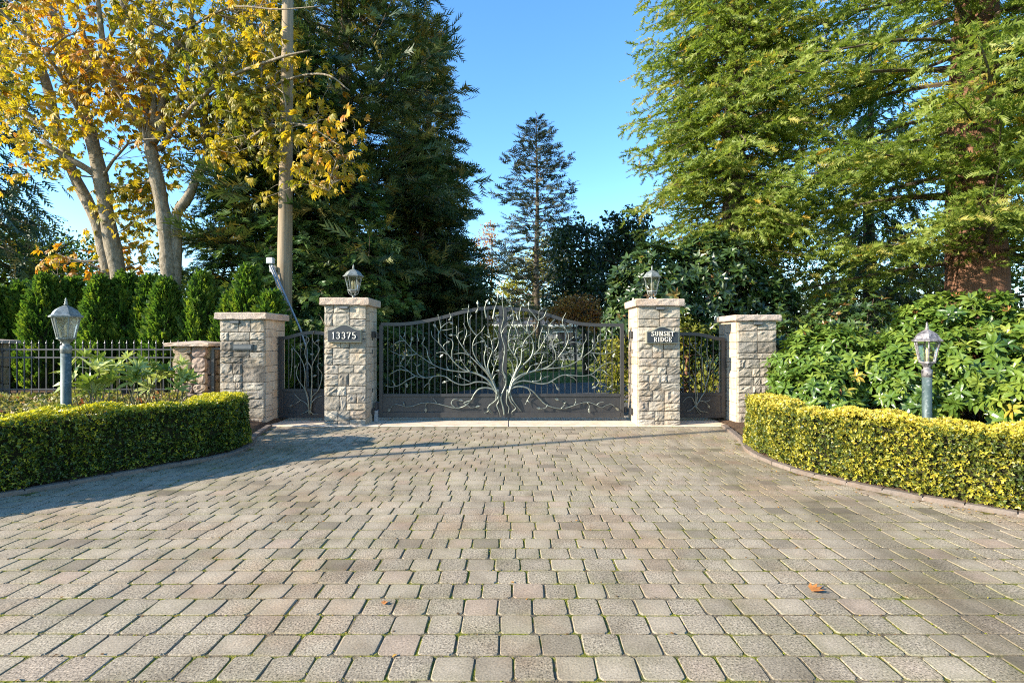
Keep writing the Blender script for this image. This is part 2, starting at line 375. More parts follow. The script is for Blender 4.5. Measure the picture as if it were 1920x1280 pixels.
M['box_green'] = leaf_mat('boxwood_leaves', [(0.0, (0.020, 0.045, 0.010)), (0.45, (0.060, 0.105, 0.016)), (0.75, (0.18, 0.21, 0.020)), (1.0, (0.52, 0.45, 0.030))], 0.38, 0.34, 0.5)
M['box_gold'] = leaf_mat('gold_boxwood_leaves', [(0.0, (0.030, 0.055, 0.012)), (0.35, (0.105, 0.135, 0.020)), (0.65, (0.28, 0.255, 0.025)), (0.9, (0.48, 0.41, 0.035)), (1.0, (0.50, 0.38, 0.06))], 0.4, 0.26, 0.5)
M['rhodo'] = leaf_mat('rhododendron_leaves', [(0.0, (0.042, 0.090, 0.016)), (0.45, (0.100, 0.165, 0.022)), (0.85, (0.200, 0.250, 0.035)), (0.97, (0.27, 0.27, 0.05)), (1.0, (0.40, 0.26, 0.03))], 0.33, 0.22, 0.55)
M['rhodo_pale'] = leaf_mat('pale_rhododendron_leaves', [(0.0, (0.10, 0.165, 0.026)), (0.5, (0.27, 0.34, 0.06)), (1.0, (0.54, 0.56, 0.26))], 0.30, 0.25, 0.55)
M['magnolia'] = leaf_mat('glossy_magnolia_leaves', [(0.0, (0.016, 0.036, 0.012)), (0.6, (0.040, 0.075, 0.016)), (0.88, (0.085, 0.125, 0.02)), (1.0, (0.17, 0.080, 0.025))], 0.36, 0.15, 0.6)
M['chestnut'] = leaf_mat('autumn_chestnut_leaves', [(0.0, (0.10, 0.125, 0.016)), (0.25, (0.24, 0.21, 0.02)), (0.55, (0.46, 0.335, 0.022)), (0.84, (0.50, 0.295, 0.018)), (1.0, (0.38, 0.15, 0.018))], 0.5, 0.42, 0.35, 1.3)
M['dark_leaf'] = leaf_mat('dark_broad_leaves', [(0.0, (0.016, 0.032, 0.014)), (0.6, (0.040, 0.068, 0.018)), (1.0, (0.105, 0.130, 0.026))], 0.45, 0.25)
M['yellow_leaf'] = leaf_mat('yellow_green_leaves', [(0.0, (0.12, 0.14, 0.02)), (0.5, (0.25, 0.24, 0.03)), (1.0, (0.42, 0.31, 0.035))], 0.5, 0.4)
M['maple'] = leaf_mat('russet_maple_leaves', [(0.0, (0.20, 0.080, 0.028)), (0.5, (0.36, 0.150, 0.035)), (1.0, (0.48, 0.27, 0.05))], 0.5, 0.4)
M['cover'] = leaf_mat('variegated_ground_cover', [(0.0, (0.06, 0.09, 0.018)), (0.4, (0.20, 0.20, 0.035)), (0.75, (0.40, 0.33, 0.14)), (1.0, (0.28, 0.075, 0.035))], 0.5, 0.3)
M['fallen'] = plain_mat('dry_orange_leaf', (0.34, 0.13, 0.03), 0.7, var=0.3)
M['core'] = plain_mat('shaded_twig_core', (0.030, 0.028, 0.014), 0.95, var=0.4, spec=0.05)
def soil_mat():
    n = NT('bark_mulch_soil'); w = n.world(); a = n.noise(w, 26, 5, 0.7); b = n.noise(w, 2.2, 3)
    c = n.ramp(a, [(0.3, (0.045, 0.030, 0.020)), (0.6, (0.11, 0.070, 0.045)), (0.75, (0.20, 0.125, 0.07))])
    c = n.mix(n.ramp(b, [(0.55, (0, 0, 0)), (0.7, (0.5, 0.5, 0.5))]), c, (0.10, 0.085, 0.04))
    return n.done(n.principled(c, 0.95, normal=n.bump(a, 1.0, 0.03), spec=0.1))
M['soil'] = soil_mat()
def lawn_mat():
    n = NT('mown_lawn'); w = n.world(); a = n.noise(w, 30, 4, 0.7); b = n.noise(w, 0.5, 3)
    c = n.ramp(a, [(0.3, (0.050, 0.080, 0.014)), (0.7, (0.120, 0.155, 0.024))])
    c = n.mix(n.math('MULTIPLY', b, 0.5), c, (0.13, 0.15, 0.03))
    return n.done(n.principled(c, 0.9, normal=n.bump(a, 1.0, 0.05), spec=0.1))
M['lawn'] = lawn_mat()
def asphalt_mat():
    n = NT('worn_asphalt'); w = n.world(); a = n.noise(w, 90, 3, 0.7); b = n.noise(w, 0.8, 4)
    c = n.ramp(a, [(0.3, (0.055, 0.055, 0.055)), (0.7, (0.095, 0.094, 0.092))]); c = n.mix(n.math('MULTIPLY', b, 0.4), c, (0.12, 0.115, 0.105))
    return n.done(n.principled(c, 0.9, normal=n.bump(a, 0.5, 0.01), spec=0.25))
M['asphalt'] = asphalt_mat()
M['siding'] = plain_mat('pale_grey_siding', (0.20, 0.21, 0.22), 0.7, var=0.06)
M['roof'] = plain_mat('charcoal_shingles', (0.055, 0.057, 0.062), 0.85, var=0.25, scale=30)
M['white_trim'] = plain_mat('white_trim_paint', (0.72, 0.72, 0.70), 0.5, var=0.04)
M['dark_pane'] = plain_mat('dark_window_glass', (0.02, 0.022, 0.03), 0.08, var=0.1)
M['boulder'] = plain_mat('pale_blue_grey_rock', (0.25, 0.29, 0.36), 0.8, var=0.25, bump=0.5)

# ------------------------------------------------------------------ ground, drive, beds
KERB_R = spline([(3.45, 8.45), (3.2, 7.26), (2.97, 6.5), (2.95, 5.9), (3.05, 5.42), (3.29, 4.94), (3.55, 4.6), (3.79, 4.335), (4.07, 4.05), (4.8, 3.35), (6.0, 2.4), (8.2, 1.0)], 110)
KERB_L = spline([(-3.95, 8.45), (-3.72, 7.47), (-3.48, 6.9), (-3.42, 6.4), (-3.54, 6.05), (-3.86, 5.6), (-4.2, 5.12), (-4.58, 4.6), (-5.1, 3.95), (-5.9, 3.1), (-7.0, 2.2), (-8.8, 1.0)], 110)

def resample(poly, step):
    p = np.asarray(poly, float); s = np.concatenate([[0], np.cumsum(np.linalg.norm(np.diff(p, axis=0), axis=1))])
    q = np.arange(0, s[-1], step)
    return np.stack([np.interp(q, s, p[:, i]) for i in range(p.shape[1])], 1)

def tangent_normal(poly, side):
    t = np.gradient(poly, axis=0); t = norm(t); return t, np.stack([-t[:, 1], t[:, 0]], 1) * side

def edge_x(poly, y):
    o = np.argsort(poly[:, 1]); return np.interp(y, poly[o, 1], poly[o, 0])

def bed_height(x, y, side):
    """Soil height in the planted beds: mounds up towards the back."""
    return 0.04 + 0.34 * np.clip((np.abs(x) - 3.9) / 2.6, 0, 1) * np.clip((y - 4.8) / 3.0, 0, 1)

# far ground sheet
g = []
xs = np.concatenate([np.linspace(-400, -14, 6), np.linspace(-12, 12, 13), np.linspace(14, 400, 6)])
ys = np.concatenate([np.linspace(-60, 0, 4), np.linspace(2, 40, 20), np.linspace(50, 600, 8)])
XX, YY = np.meshgrid(xs, ys); ZZ = np.full(XX.shape, -0.06)
V = np.stack([XX, YY, ZZ], -1).reshape(-1, 3); nx = len(xs)
i, j = np.meshgrid(np.arange(nx - 1), np.arange(len(ys) - 1)); a = (j * nx + i).ravel()
tag(link('ground', raw_mesh('ground', V, np.stack([a, a + 1, a + nx + 1, a + nx], -1), mat=M['lawn'])), kind='structure')

def bed(side, kerb, name):
    rows = []
    ys_ = np.linspace(1.2, 10.8, 40)
    for y in ys_:
        x0 = edge_x(kerb, y) + side * 0.05
        xr = np.abs(x0) + np.array([0, 0.15, 0.4, 0.8, 1.3, 2.0, 3.0, 4.5, 7, 11, 16])
        z = bed_height(xr, y, side) + RNG.normal(0, 0.012, len(xr)); z[0] = -0.03
        rows.append(np.stack([side * xr, np.full(len(xr), y), z], -1))
    V = np.concatenate(rows); n = 11; i, j = np.meshgrid(np.arange(n - 1), np.arange(39)); a = (j * n + i).ravel()
    q = np.stack([a, a + 1, a + n + 1, a + n], -1)
    if side < 0: q = q[:, ::-1]
    tag(link(name, raw_mesh(name, V, q, mat=M['soil'], smooth=True)), kind='structure')
bed(-1, KERB_L, 'planting_bed'); bed(1, KERB_R, 'planting_bed')

# drive of tumbled pavers: base of sand and moss, then every paver
drive = MB().box(-9, 9, 0.9, 8.44, -0.05, -0.0045).build('driveway', M['joint']); tag(drive, kind='structure')
def paver_mesh(rng, w, d):
    """Tumbled block: rounded corners, worn edge, slightly domed top."""
    def ring(inset, z, rc, jit):
        hw, hd = w / 2 - inset, d / 2 - inset; pts = []
        for cx, cy, a0 in ((hw - rc, hd - rc, 0), (-hw + rc, hd - rc, 90), (-hw + rc, -hd + rc, 180), (hw - rc, -hd + rc, 270)):
            for k in range(3):
                a = math.radians(a0 + 45 * k); pts.append((cx + rc * math.cos(a) + rng.normal(0, jit), cy + rc * math.sin(a) + rng.normal(0, jit), z))
        return pts
    V = ring(0.0, -0.008, 0.017, 0.0022) + ring(0.006, 0.0, 0.015, 0.0024) + [(0, 0, 0.0006)]
    q = [(r * 12 + k, r * 12 + (k + 1) % 12, (r + 1) * 12 + (k + 1) % 12, (r + 1) * 12 + k) for r in range(1) for k in range(12)]
    t = [(12 + k, 12 + (k + 1) % 12, 24) for k in range(12)]
    return np.array(V), np.array(q), np.array(t)
rng = np.random.default_rng(21)
PVAR = [paver_mesh(rng, w, 0.1632) for w in np.linspace(0.1515, 0.2065, 12)]
spots = []
y = 1.18; row = 0
while y < 8.40:
    x = -8.6 + rng.uniform(0, 0.18)
    while x < 8.6:
        v = int(np.clip(rng.normal(5.6, 2.2), 0, 11)); w = 0.1515 + 0.005 * v + 0.0045
        cx = x + w / 2; x += w
        if edge_x(KERB_L, y) - 0.02 < cx < edge_x(KERB_R, y) + 0.02 and abs(cx) < 2.2 + y * 1.45:
            spots.append((cx, y + rng.normal(0, 0.0022), v))
    y += 0.170; row += 1
spots = np.array(spots)
inview = (np.abs(spots[:, 0]) < spots[:, 1] * 1.02) & (spots[:, 1] > 2.02)
rank = np.where(inview, spots[:, 1] ** 2 + 0.25 * spots[:, 0] ** 2, 1e6); near = np.argsort(rank)[:298]; isnear = np.zeros(len(spots), bool); isnear[near] = True
GRIME = np.r_[np.full(12, 1.0), np.full(12, 0.30), 0.0]
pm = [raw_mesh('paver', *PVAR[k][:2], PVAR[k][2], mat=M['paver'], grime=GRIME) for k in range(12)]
for cx, cy, v in spots[isnear]:
    link('paver', pm[int(v)], drive, (cx, cy, float(np.clip(rng.normal(0, 0.0009), -.0014, .0016))), (rng.normal(0, 0.004), rng.normal(0, 0.004), rng.normal(0, 0.009) + (math.pi if rng.random() < .5 else 0)))
Vs, Qs, Ts, Ti, n0 = [], [], [], [], 0
for cx, cy, v in spots[~isnear]:
    pv, pq, pt = PVAR[int(v)]; a = rng.normal(0, 0.009); tl = rng.normal(0, 0.005, 2)
    Z = pv[:, 2] + np.clip(rng.normal(0, 0.0009), -.0014, .0016) + pv[:, 0] * tl[0] + pv[:, 1] * tl[1]
    Vs.append(np.stack([pv[:, 0] * math.cos(a) - pv[:, 1] * math.sin(a) + cx, pv[:, 0] * math.sin(a) + pv[:, 1] * math.cos(a) + cy, Z], -1))
    Qs.append(pq + n0); Ts.append(pt + n0); n0 += len(pv); Ti.append(np.full(len(pv), rng.random()))
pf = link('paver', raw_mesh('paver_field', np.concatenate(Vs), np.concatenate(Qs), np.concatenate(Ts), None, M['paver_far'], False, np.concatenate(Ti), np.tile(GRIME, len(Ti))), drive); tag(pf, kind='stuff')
# moss cushions squeezed up along the joints
mp = spots[RNG.random(len(spots)) < 0.75]
mpos = []
for cx, cy, v in mp:
    for _ in range(RNG.integers(1, 7)):
        if RNG.random() < 0.6: mpos.append((cx + RNG.uniform(-.09, .09), cy + 0.085 + RNG.normal(0, .003)))
        else: mpos.append((cx + (0.078 + 0.0025 * v) + RNG.normal(0, .003), cy + RNG.uniform(-.08, .08)))
mpos = np.array(mpos); keep = RNG.random(len(mpos)) < 0.25 + 0.75 * (np.sin(mpos[:, 0] * 1.7 + 1) * np.sin(mpos[:, 1] * 2.3) > 0.1)
mpos = mpos[keep]; a6 = np.arange(6) * math.pi / 3
tm = (np.array([(math.cos(a), math.sin(a), 0) for a in a6] + [(0, 0, 0.55)]), [], [(k, (k + 1) % 6, 6) for k in range(6)])
fw = np.stack([np.cos(RNG.uniform(0, 6, len(mpos))), np.sin(RNG.uniform(0, 6, len(mpos))), np.zeros(len(mpos))], -1)
n_ = NT('joint_moss'); c_ = n_.ramp(n_.attr(), [(0, (0.07, 0.075, 0.012)), (0.6, (0.19, 0.20, 0.02)), (1, (0.20, 0.12, 0.04))]); M['moss'] = n_.done(n_.principled(c_, 0.95, spec=0.1))
mo = stamped('moss', M['moss'], None, [stamp(tm, np.c_[mpos, np.full(len(mpos), -0.0048)], frames(fw, np.tile([0, 0, 1.0], (len(mpos), 1))), np.c_[np.full(len(mpos), 1.0)] .ravel() * RNG.uniform(0.003, 0.009, len(mpos)), RNG.random(len(mpos)))])
tag(mo, kind='stuff')

# kerb stones in front of both hedges
def kerb(side, path):
    root = MB().add([(path[0, 0], path[0, 1], -0.05), (path[0, 0] + 0.02, path[0, 1], -0.05), (path[0, 0], path[0, 1] + 0.02, -0.05)], tris=[(0, 1, 2)])
    p = resample(path, 0.02); t, nrm = tangent_normal(p, side); L = 15; me = None; V0 = []; strip_v = []; strip_q = []; k = 0
    root = None
    stones = []
    i0 = 0
    while i0 + L < len(p):
        ln = int(rng.integers(14, 18)); i1 = min(i0 + ln, len(p) - 1)
        idx = np.linspace(i0, i1, 5).astype(int); rings = []
        for n_, ii in enumerate(idx):
            e = 0.004 if n_ in (0, 4) else 0.0
            sh = t[ii] * (0.005 if n_ == 0 else -0.005 if n_ == 4 else 0)
            o = p[ii] + sh
            j = rng.normal(0, 0.0016, 6)
            for off, z in ((0.0 + e, -0.04), (0.0 + e, 0.028 - e), (0.010, 0.037 - e), (0.085, 0.037 - e), (0.094 - e, 0.028), (0.094 - e, -0.04)):
                rings.append((*(o + nrm[ii] * (off + j[n_])), z + j[-1 - n_] * 0.6))
        q = [(r * 6 + k, r * 6 + k + 1, (r + 1) * 6 + k + 1, (r + 1) * 6 + k) for r in range(4) for k in range(5)]
        stones.append((np.array(rings), q)); i0 = i1
    first = stones[len(stones) // 2]
    base = p[::8]; bt, bn = tangent_normal(base, side)
    BV = np.concatenate([np.c_[base + bn * 0.006, np.full(len(base), 0.020)], np.c_[base + bn * 0.09, np.full(len(base), 0.020)], np.c_[base + bn * 0.006, np.full(len(base), -0.04)]])
    m = len(base); q = [(i, i + 1, m + i + 1, m + i) for i in range(m - 1)] + [(2 * m + i, 2 * m + i + 1, i + 1, i) for i in range(m - 1)]
    root = tag(link('kerb', raw_mesh('kerb', BV, q, mat=M['mortar'])), kind='structure')
    for V, q in stones:
        n = len(V)
        link('kerb_stone', raw_mesh('kerb_stone', V, q, None, [[0, 1, 2, 3, 4, 5], [n - 1, n - 2, n - 3, n - 4, n - 5, n - 6]], M['kerb']), root)
kerb(-1, KERB_L[:92]); kerb(1, KERB_R[:92])

# pale concrete threshold under the gates, cut by joints
thr = MB()
th = tag(MB().box(-4.75, 4.1, 8.44, 9.62, -0.05, -0.004).build('threshold', M['mortar']), kind='structure')
for x0, x1 in ((-4.74, -2.2), (-2.19, -0.06), (-0.05, 2.08), (2.09, 4.09)):
    MB().box(x0 + 0.004, x1 - 0.004, 8.45, 9.61, -0.04, 0.006, 0.005).build('slab', M['concrete'], th)
# asphalt drive and lawn behind the gate
def sheet(name, pts, z, mat):
    return tag(link(name, raw_mesh(name, [(x, y, z) for x, y in pts], None, None, [list(range(len(pts)))], mat)), kind='structure')
sheet('asphalt_drive', [(-2.6, 9.62), (2.3, 9.62), (4.2, 12.0), (9, 14.2), (16, 15.2), (16, 19.2), (9, 18.9), (3.2, 18.2), (0.4, 17.2), (-1.4, 15.0), (-2.5, 12.5)], -0.035, M['asphalt'])
sheet('garden_path', [(3.4, 9.62), (3.85, 9.62), (4.6, 12.6), (4.0, 12.6)], -0.030, M['asphalt'])

# ------------------------------------------------------------------ stone columns
def guillotine(r, x0, x1, z0, z1, mn, mx):
    """Random squared rubble: split a rectangle until every stone is small enough."""
    w, h = x1 - x0, z1 - z0
    if (w <= mx[0] and h <= mx[1] and r.random() < 0.86) or (w < 2 * mn[0] and h < 2 * mn[1]) or (w <= mx[0] * 0.8 and h <= mx[1] * 0.7):
        return [(x0, x1, z0, z1)]
    vert = (w / mx[0] > h / mx[1])
    if vert and w < 2 * mn[0]: vert = False
    if not vert and h < 2 * mn[1]: vert = True
    if vert and w < 2 * mn[0]: return [(x0, x1, z0, z1)]
    f = r.uniform(0.3, 0.7)
    if vert:
        c = np.clip(x0 + w * f, x0 + mn[0], x1 - mn[0]); return guillotine(r, x0, c, z0, z1, mn, mx) + guillotine(r, c, x1, z0, z1, mn, mx)
    c = np.clip(z0 + h * f, z0 + mn[1], z1 - mn[1]); return guillotine(r, x0, x1, z0, c, mn, mx) + guillotine(r, x0, x1, c, z1, mn, mx)

def stone_piece(r, w, h, depth, rough, pillow=0.0, n=5):
    """One stone: face towards local -y, chipped edges, uneven face. Origin at the face's middle, on the wall plane."""
    g = 0.0035
    u = np.linspace(-1, 1, n + 1); UU, VV = np.meshgrid(u, u)
    X = UU * (w / 2 - g); Z = VV * (h / 2 - g)
    edge = np.maximum(np.abs(UU), np.abs(VV))
    dome = (1 - edge ** 2.2) if pillow else np.clip((1 - edge) * 5, 0, 1) ** .7
    bulge = r.uniform(0.25, 0.75) * rough
    slope = r.uniform(-0.6, 0.6, 2) * rough
    Y = -(bulge * dome + (slope[0] * UU + slope[1] * VV) * 0.5 * dome + r.normal(0, rough * 0.30, UU.shape) * (edge < 0.99) + 0.004)
    if pillow:
        sc = 1 - pillow * 0.5 * (np.abs(UU) * np.abs(VV)) ** 1.5; X = X * sc + r.normal(0, w * 0.02, X.shape); Z = Z * sc + r.normal(0, h * 0.02, Z.shape)
    elif rough > 0.01:
        e = (edge > 0.99); X = X - e * np.abs(r.normal(0, 0.003, X.shape)) * np.sign(X); Z = Z - e * np.abs(r.normal(0, 0.003, X.shape)) * np.sign(Z)
    F = np.stack([X, Y, Z], -1).reshape(-1, 3); m = n + 1
    rim = [i for i in range(m)] + [m * k + n for k in range(1, m)] + [m * n + k for k in range(n - 1, -1, -1)] + [m * k for k in range(n - 1, 0, -1)]
    B = F[rim].copy(); B[:, 1] = depth
    q = [(j * m + i, j * m + i + 1, (j + 1) * m + i + 1, (j + 1) * m + i) for j in range(n) for i in range(n)]
    k0 = m * m; L = len(rim)
    q += [(rim[(k + 1) % L], rim[k], k0 + k, k0 + (k + 1) % L) for k in range(L)]
    return np.concatenate([F, B]), q

def faces_of(r, root, W_, D_, H_, z0, matf, mats, mn, mx, rough_f, rough_s, pillow=0.0, skin=0.055, back=False):
    """Lay stones on front, left, right of a W x D core centred on root; front stones lap the corners."""
    hw, hd = W_ / 2, D_ / 2
    for (x0, x1, a, b) in guillotine(r, -hw, hw, z0, H_, mn, mx):
        V, q = stone_piece(r, x1 - x0, b - a, skin, rough_f, pillow)
        link('stone', raw_mesh('stone', V, q, mat=matf, smooth=False), root, ((x0 + x1) / 2, -hd, (a + b) / 2))
    for sx, rz in ((1, math.pi / 2), (-1, -math.pi / 2)):
        y0, y1 = -hd + skin - 0.002, hd
        for (c0, c1, a, b) in guillotine(r, y0, y1, z0, H_, mn, mx):
            V, q = stone_piece(r, c1 - c0, b - a, skin, rough_s, pillow, 3)
            link('stone', raw_mesh('stone', V, q, mat=mats, smooth=False), root, (sx * hw, (c0 + c1) / 2, (a + b) / 2), (0, 0, rz))
    MB().box(-hw + skin - 0.012, hw - skin + 0.012, -hd + skin - 0.012, hd - 0.01, -0.1, H_ + 0.01).build('core', M['mortar'], root)

def cap_mesh(r, W_, D_, z0, z1, peak=0.0):
    b = MB(); n = 9
    ring = []
    per = [(-1 + 2 * i / n, -1) for i in range(n)] + [(1, -1 + 2 * i / n) for i in range(n)] + [(1 - 2 * i / n, 1) for i in range(n)] + [(-1, 1 - 2 * i / n) for i in range(n)]
    V = []
    for z, ins in ((z0, 0.008), (z0 + 0.012, 0.0), (z0 * .4 + z1 * .6, 0.002), (z1 - 0.012, 0.002), (z1, 0.014)):
        for (u, v) in per:
            V.append((u * (W_ / 2 - ins) + r.normal(0, 0.0035), v * (D_ / 2 - ins) + r.normal(0, 0.0035), z + r.normal(0, 0.0015)))
    m = len(per); q = [(a * m + k, a * m + (k + 1) % m, (a + 1) * m + (k + 1) % m, (a + 1) * m + k) for a in range(4) for k in range(m)]
    V.append((0, 0, z1 + peak)); c = len(V) - 1
    b.add(V, quads=q, tris=[(4 * m + k, 4 * m + (k + 1) % m, c) for k in range(m)], polys=[list(range(m - 1, -1, -1))])
    return b

def wall_light(root, x, z, w=0.15, h=0.05, yf=0.0):
    b = MB().box(x - w / 2, x + w / 2, yf - 0.05, yf + 0.02, z - h / 2, z + h / 2, 0.006)
    o = b.build('step_light', M['light_box'], root)
    MB().box(x - w / 2 + 0.012, x + w / 2 - 0.012, yf - 0.053, yf - 0.045, z - h / 2 + 0.009, z + h / 2 - 0.009).build('lens', M['mail'], o)

def column(name, label, X0, X1, Y0, Y1, H_, capH, matf, seed, over=0.06, light=None, group=None):
    r = np.random.default_rng(seed)
    cx, cy = (X0 + X1) / 2, (Y0 + Y1) / 2; W_, D_ = X1 - X0, Y1 - Y0
    root = thing(name, label, 'stone pillar', (cx, cy, 0), group)
    faces_of(r, root, W_, D_, H_, -0.02, matf, M['stone_smooth'], (0.105, 0.09), (0.36, 0.25), 0.016, 0.003)
    cap_mesh(r, W_ + 2 * over, D_ + 2 * over, H_, H_ + capH).build('cap', M['cap'], root)
    if light: wall_light(root, light[0] - cx, light[1], yf=-D_ / 2)
    return root
GP = 'stone pillars of the entrance'
PL = column('gate_pillar', 'tall stone pillar carrying the 13375 house number plaque', -3.14, -2.445, 8.56, 9.24, 2.005, 0.125, M['stone'], 3, light=(-2.80, 1.965), group=GP)
PR = column('gate_pillar', 'tall stone pillar carrying the two-line name plaque', 2.11, 2.81, 8.56, 9.26, 1.99, 0.12, M['stone'], 8, light=(2.47, 1.95), group=GP)
WL = column('gate_pillar', 'low wide stone pillar with dark stains and a letter slot', -4.85, -4.12, 8.50, 9.28, 1.765, 0.115, M['stone_stained'], 13, light=(-4.58, 1.72), group=GP)
WR = column('gate_pillar', 'low stone pillar without a plaque where the golden hedge ends', 3.78, 4.42, 8.56, 9.35, 1.745, 0.10, M['stone'], 19, light=(4.10, 1.70), group=GP)
# letter slot on the stained pillar
sl = MB().box(-0.135, 0.195, -0.425, -0.37, 1.255, 1.355, 0.006).build('letter_slot', M['light_box'], WL)
MB().box(-0.115, 0.175, -0.432, -0.42, 1.275, 1.335, 0.004).build('flap', M['mail'], sl)
# hinge plates set in the gate pillars
for root, sx in ((PL, 1), (PR, -1)):
    for z in (1.52, 0.18):
        MB().box(*sorted((sx * 0.352, sx * 0.40)), -0.02, 0.13, z - 0.055, z + 0.055, 0.006).build('hinge_plate', M['iron'], root)
    for z in (1.45, 1.22, 0.55):
        MB().box(*sorted((sx * 0.348, sx * 0.362)), 0.02, 0.06, z - 0.035, z + 0.035, 0.003).build('sensor_box', M['light_box'], root)

# ---- lettering drawn as thick and thin strokes with serifs
def arc(cx, cz, rx, rz, a0, a1, n=14):
    a = np.radians(np.linspace(a0, a1, n)); return [(cx + rx * math.cos(t), cz + rz * math.sin(t)) for t in a]
SER = 0.11
GL = {
 '1': (0.42, [[(.22, 0), (.22, 1)], [(.22, 1), (.06, .86)], [(.05, .015), (.39, .015)]]),
 '3': (0.60, [arc(.27, .74, .20, .245, 150, -85), arc(.27, .27, .245, .26, 85, -150)]),
 '7': (0.58, [[(.05, .965), (.54, .965)], [(.06, .98), (.06, .80)], [(.53, .97), (.22, 0)]]),
 '5': (0.58, [[(.14, .965), (.50, .965)], [(.13, .98), (.11, .55)], arc(.27, .31, .23, .295, 125, -150)]),
 'S': (0.62, [arc(.31, .745, .21, .24, 35, 270), arc(.31, .255, .235, .25, 90, -145), [(.53, 1.0), (.53, .74)], [(.08, 0), (.08, .27)]]),
 'U': (0.78, [[(.16, 1), (.16, .32)], arc(.39, .30, .23, .29, 180, 360), [(.62, 1), (.62, .32)], [(.02, .985), (.30, .985)], [(.50, .985), (.74, .985)]]),
 'N': (0.82, [[(.16, 0), (.16, 1)], [(.14, 1), (.66, 0)], [(.66, 0), (.66, 1)], [(.03, .985), (.2, .985)], [(.03, .015), (.29, .015)], [(.54, .985), (.79, .985)]]),
 'E': (0.66, [[(.17, 0), (.17, 1)], [(.04, .98), (.58, .98)], [(.04, .02), (.60, .02)], [(.17, .51), (.45, .51)], [(.57, 1), (.57, .78)], [(.59, 0), (.59, .24)], [(.45, .40), (.45, .62)]]),
 'T': (0.70, [[(.35, 0), (.35, 1)], [(.04, .98), (.66, .98)], [(.045, 1), (.045, .76)], [(.655, 1), (.655, .76)], [(.22, .015), (.48, .015)]]),
 'R': (0.74, [[(.17, 0), (.17, 1)], [(.04, .98), (.36, .98)], arc(.34, .745, .22, .235, 90, -90), [(.17, .51), (.36, .51)], [(.36, .51), (.62, .02)], [(.04, .015), (.31, .015)], [(.55, .015), (.74, .015)]]),
 'I': (0.36, [[(.18, 0), (.18, 1)], [(.04, .98), (.32, .98)], [(.04, .02), (.32, .02)]]),
 'D': (0.78, [[(.17, 0), (.17, 1)], [(.04, .98), (.36, .98)], [(.04, .02), (.36, .02)], arc(.34, .5, .36, .48, 90, -90)]),
 'G': (0.76, [arc(.40, .5, .31, .49, 40, 325), [(.62, 1.0), (.62, .74)], [(.62, .08), (.62, .42)], [(.46, .42), (.76, .42)]]),
}
def lettering(mb, text, xc, z, h, y, track=0.06, thick=0.12, thin=0.05, depth=0.008):
    ws = [GL[c][0] for c in text]; tot = sum(ws) + track * (len(text) - 1); x = xc - tot * h / 2; lift = 0
    for c, w in zip(text, ws):
        for st in GL[c][1]:
            p = np.array(st, float); seg = []
            d = np.gradient(p, axis=0); dn = norm(d)
            wd = thin + (thick - thin) * np.abs(dn[:, 1]) ** 1.3
            nrm = np.stack([-dn[:, 1], dn[:, 0]], 1)
            A = p + nrm * wd[:, None] / 2; B = p - nrm * wd[:, None] / 2
            lift += 1; yy = y - depth - lift * 0.00025; n = len(p)
            V = [(x + a[0] * h, yy, z + a[1] * h) for a in A] + [(x + b[0] * h, yy, z + b[1] * h) for b in B]
            V += [(v[0], y + 0.002, v[2]) for v in V]
            q = []
            for k in range(n - 1):
                q += [(k, n + k, n + k + 1, k + 1), (2 * n + k, k, k + 1, 2 * n + k + 1), (n + k, 3 * n + k, 3 * n + k + 1, n + k + 1)]
            q += [(0, 2 * n, 3 * n, n), (n - 1, 2 * n - 1, 4 * n - 1, 3 * n - 1)]
            mb.add(V, quads=q)
        x += (w + track) * h
def plaque_outline(w, zs, zt, z0, ins):
    hw = w / 2 - ins; pts = [(-hw, z0 + ins), (hw, z0 + ins), (hw, zs - ins)]
    for k in range(1, 16):
        u = k / 16; xx = hw * (1 - 2 * u); f = 0.5 + 0.5 * math.cos(math.pi * min(1, abs(xx / hw) * 1.12)); pts.append((xx, zs - ins + (zt - zs) * f))
    pts.append((-hw, zs - ins)); return pts
def plaque(label, xc, y, w, z0, zs, zt, lines, ):
    root = thing('address_plaque', label, 'plaque', (xc, y, 0))
    MB().prism(plaque_outline(w, zs, zt, z0, 0), -0.022, 0.06).build('rim', M['plaque_rim'], root)
    MB().prism(plaque_outline(w, zs, zt, z0, 0.012), -0.030, 0.0).build('plate', M['plaque'], root)
    lb = MB()
    for text, z, h, tr in lines: lettering(lb, text, 0.0, z, h, -0.030, tr)
    lb.build('lettering', M['lettering'], root)
plaque('dark arched plaque with the number 13375 in cream', -2.775, 8.49, 0.555, 1.385, 1.60, 1.685, [('13375', 1.445, 0.108, 0.22)])
plaque('dark arched plaque reading Sunset Ridge in cream capitals', 2.49, 8.49, 0.53, 1.368, 1.57, 1.65, [('SUNSET', 1.492, 0.074, 0.16), ('RIDGE', 1.396, 0.074, 0.16)])

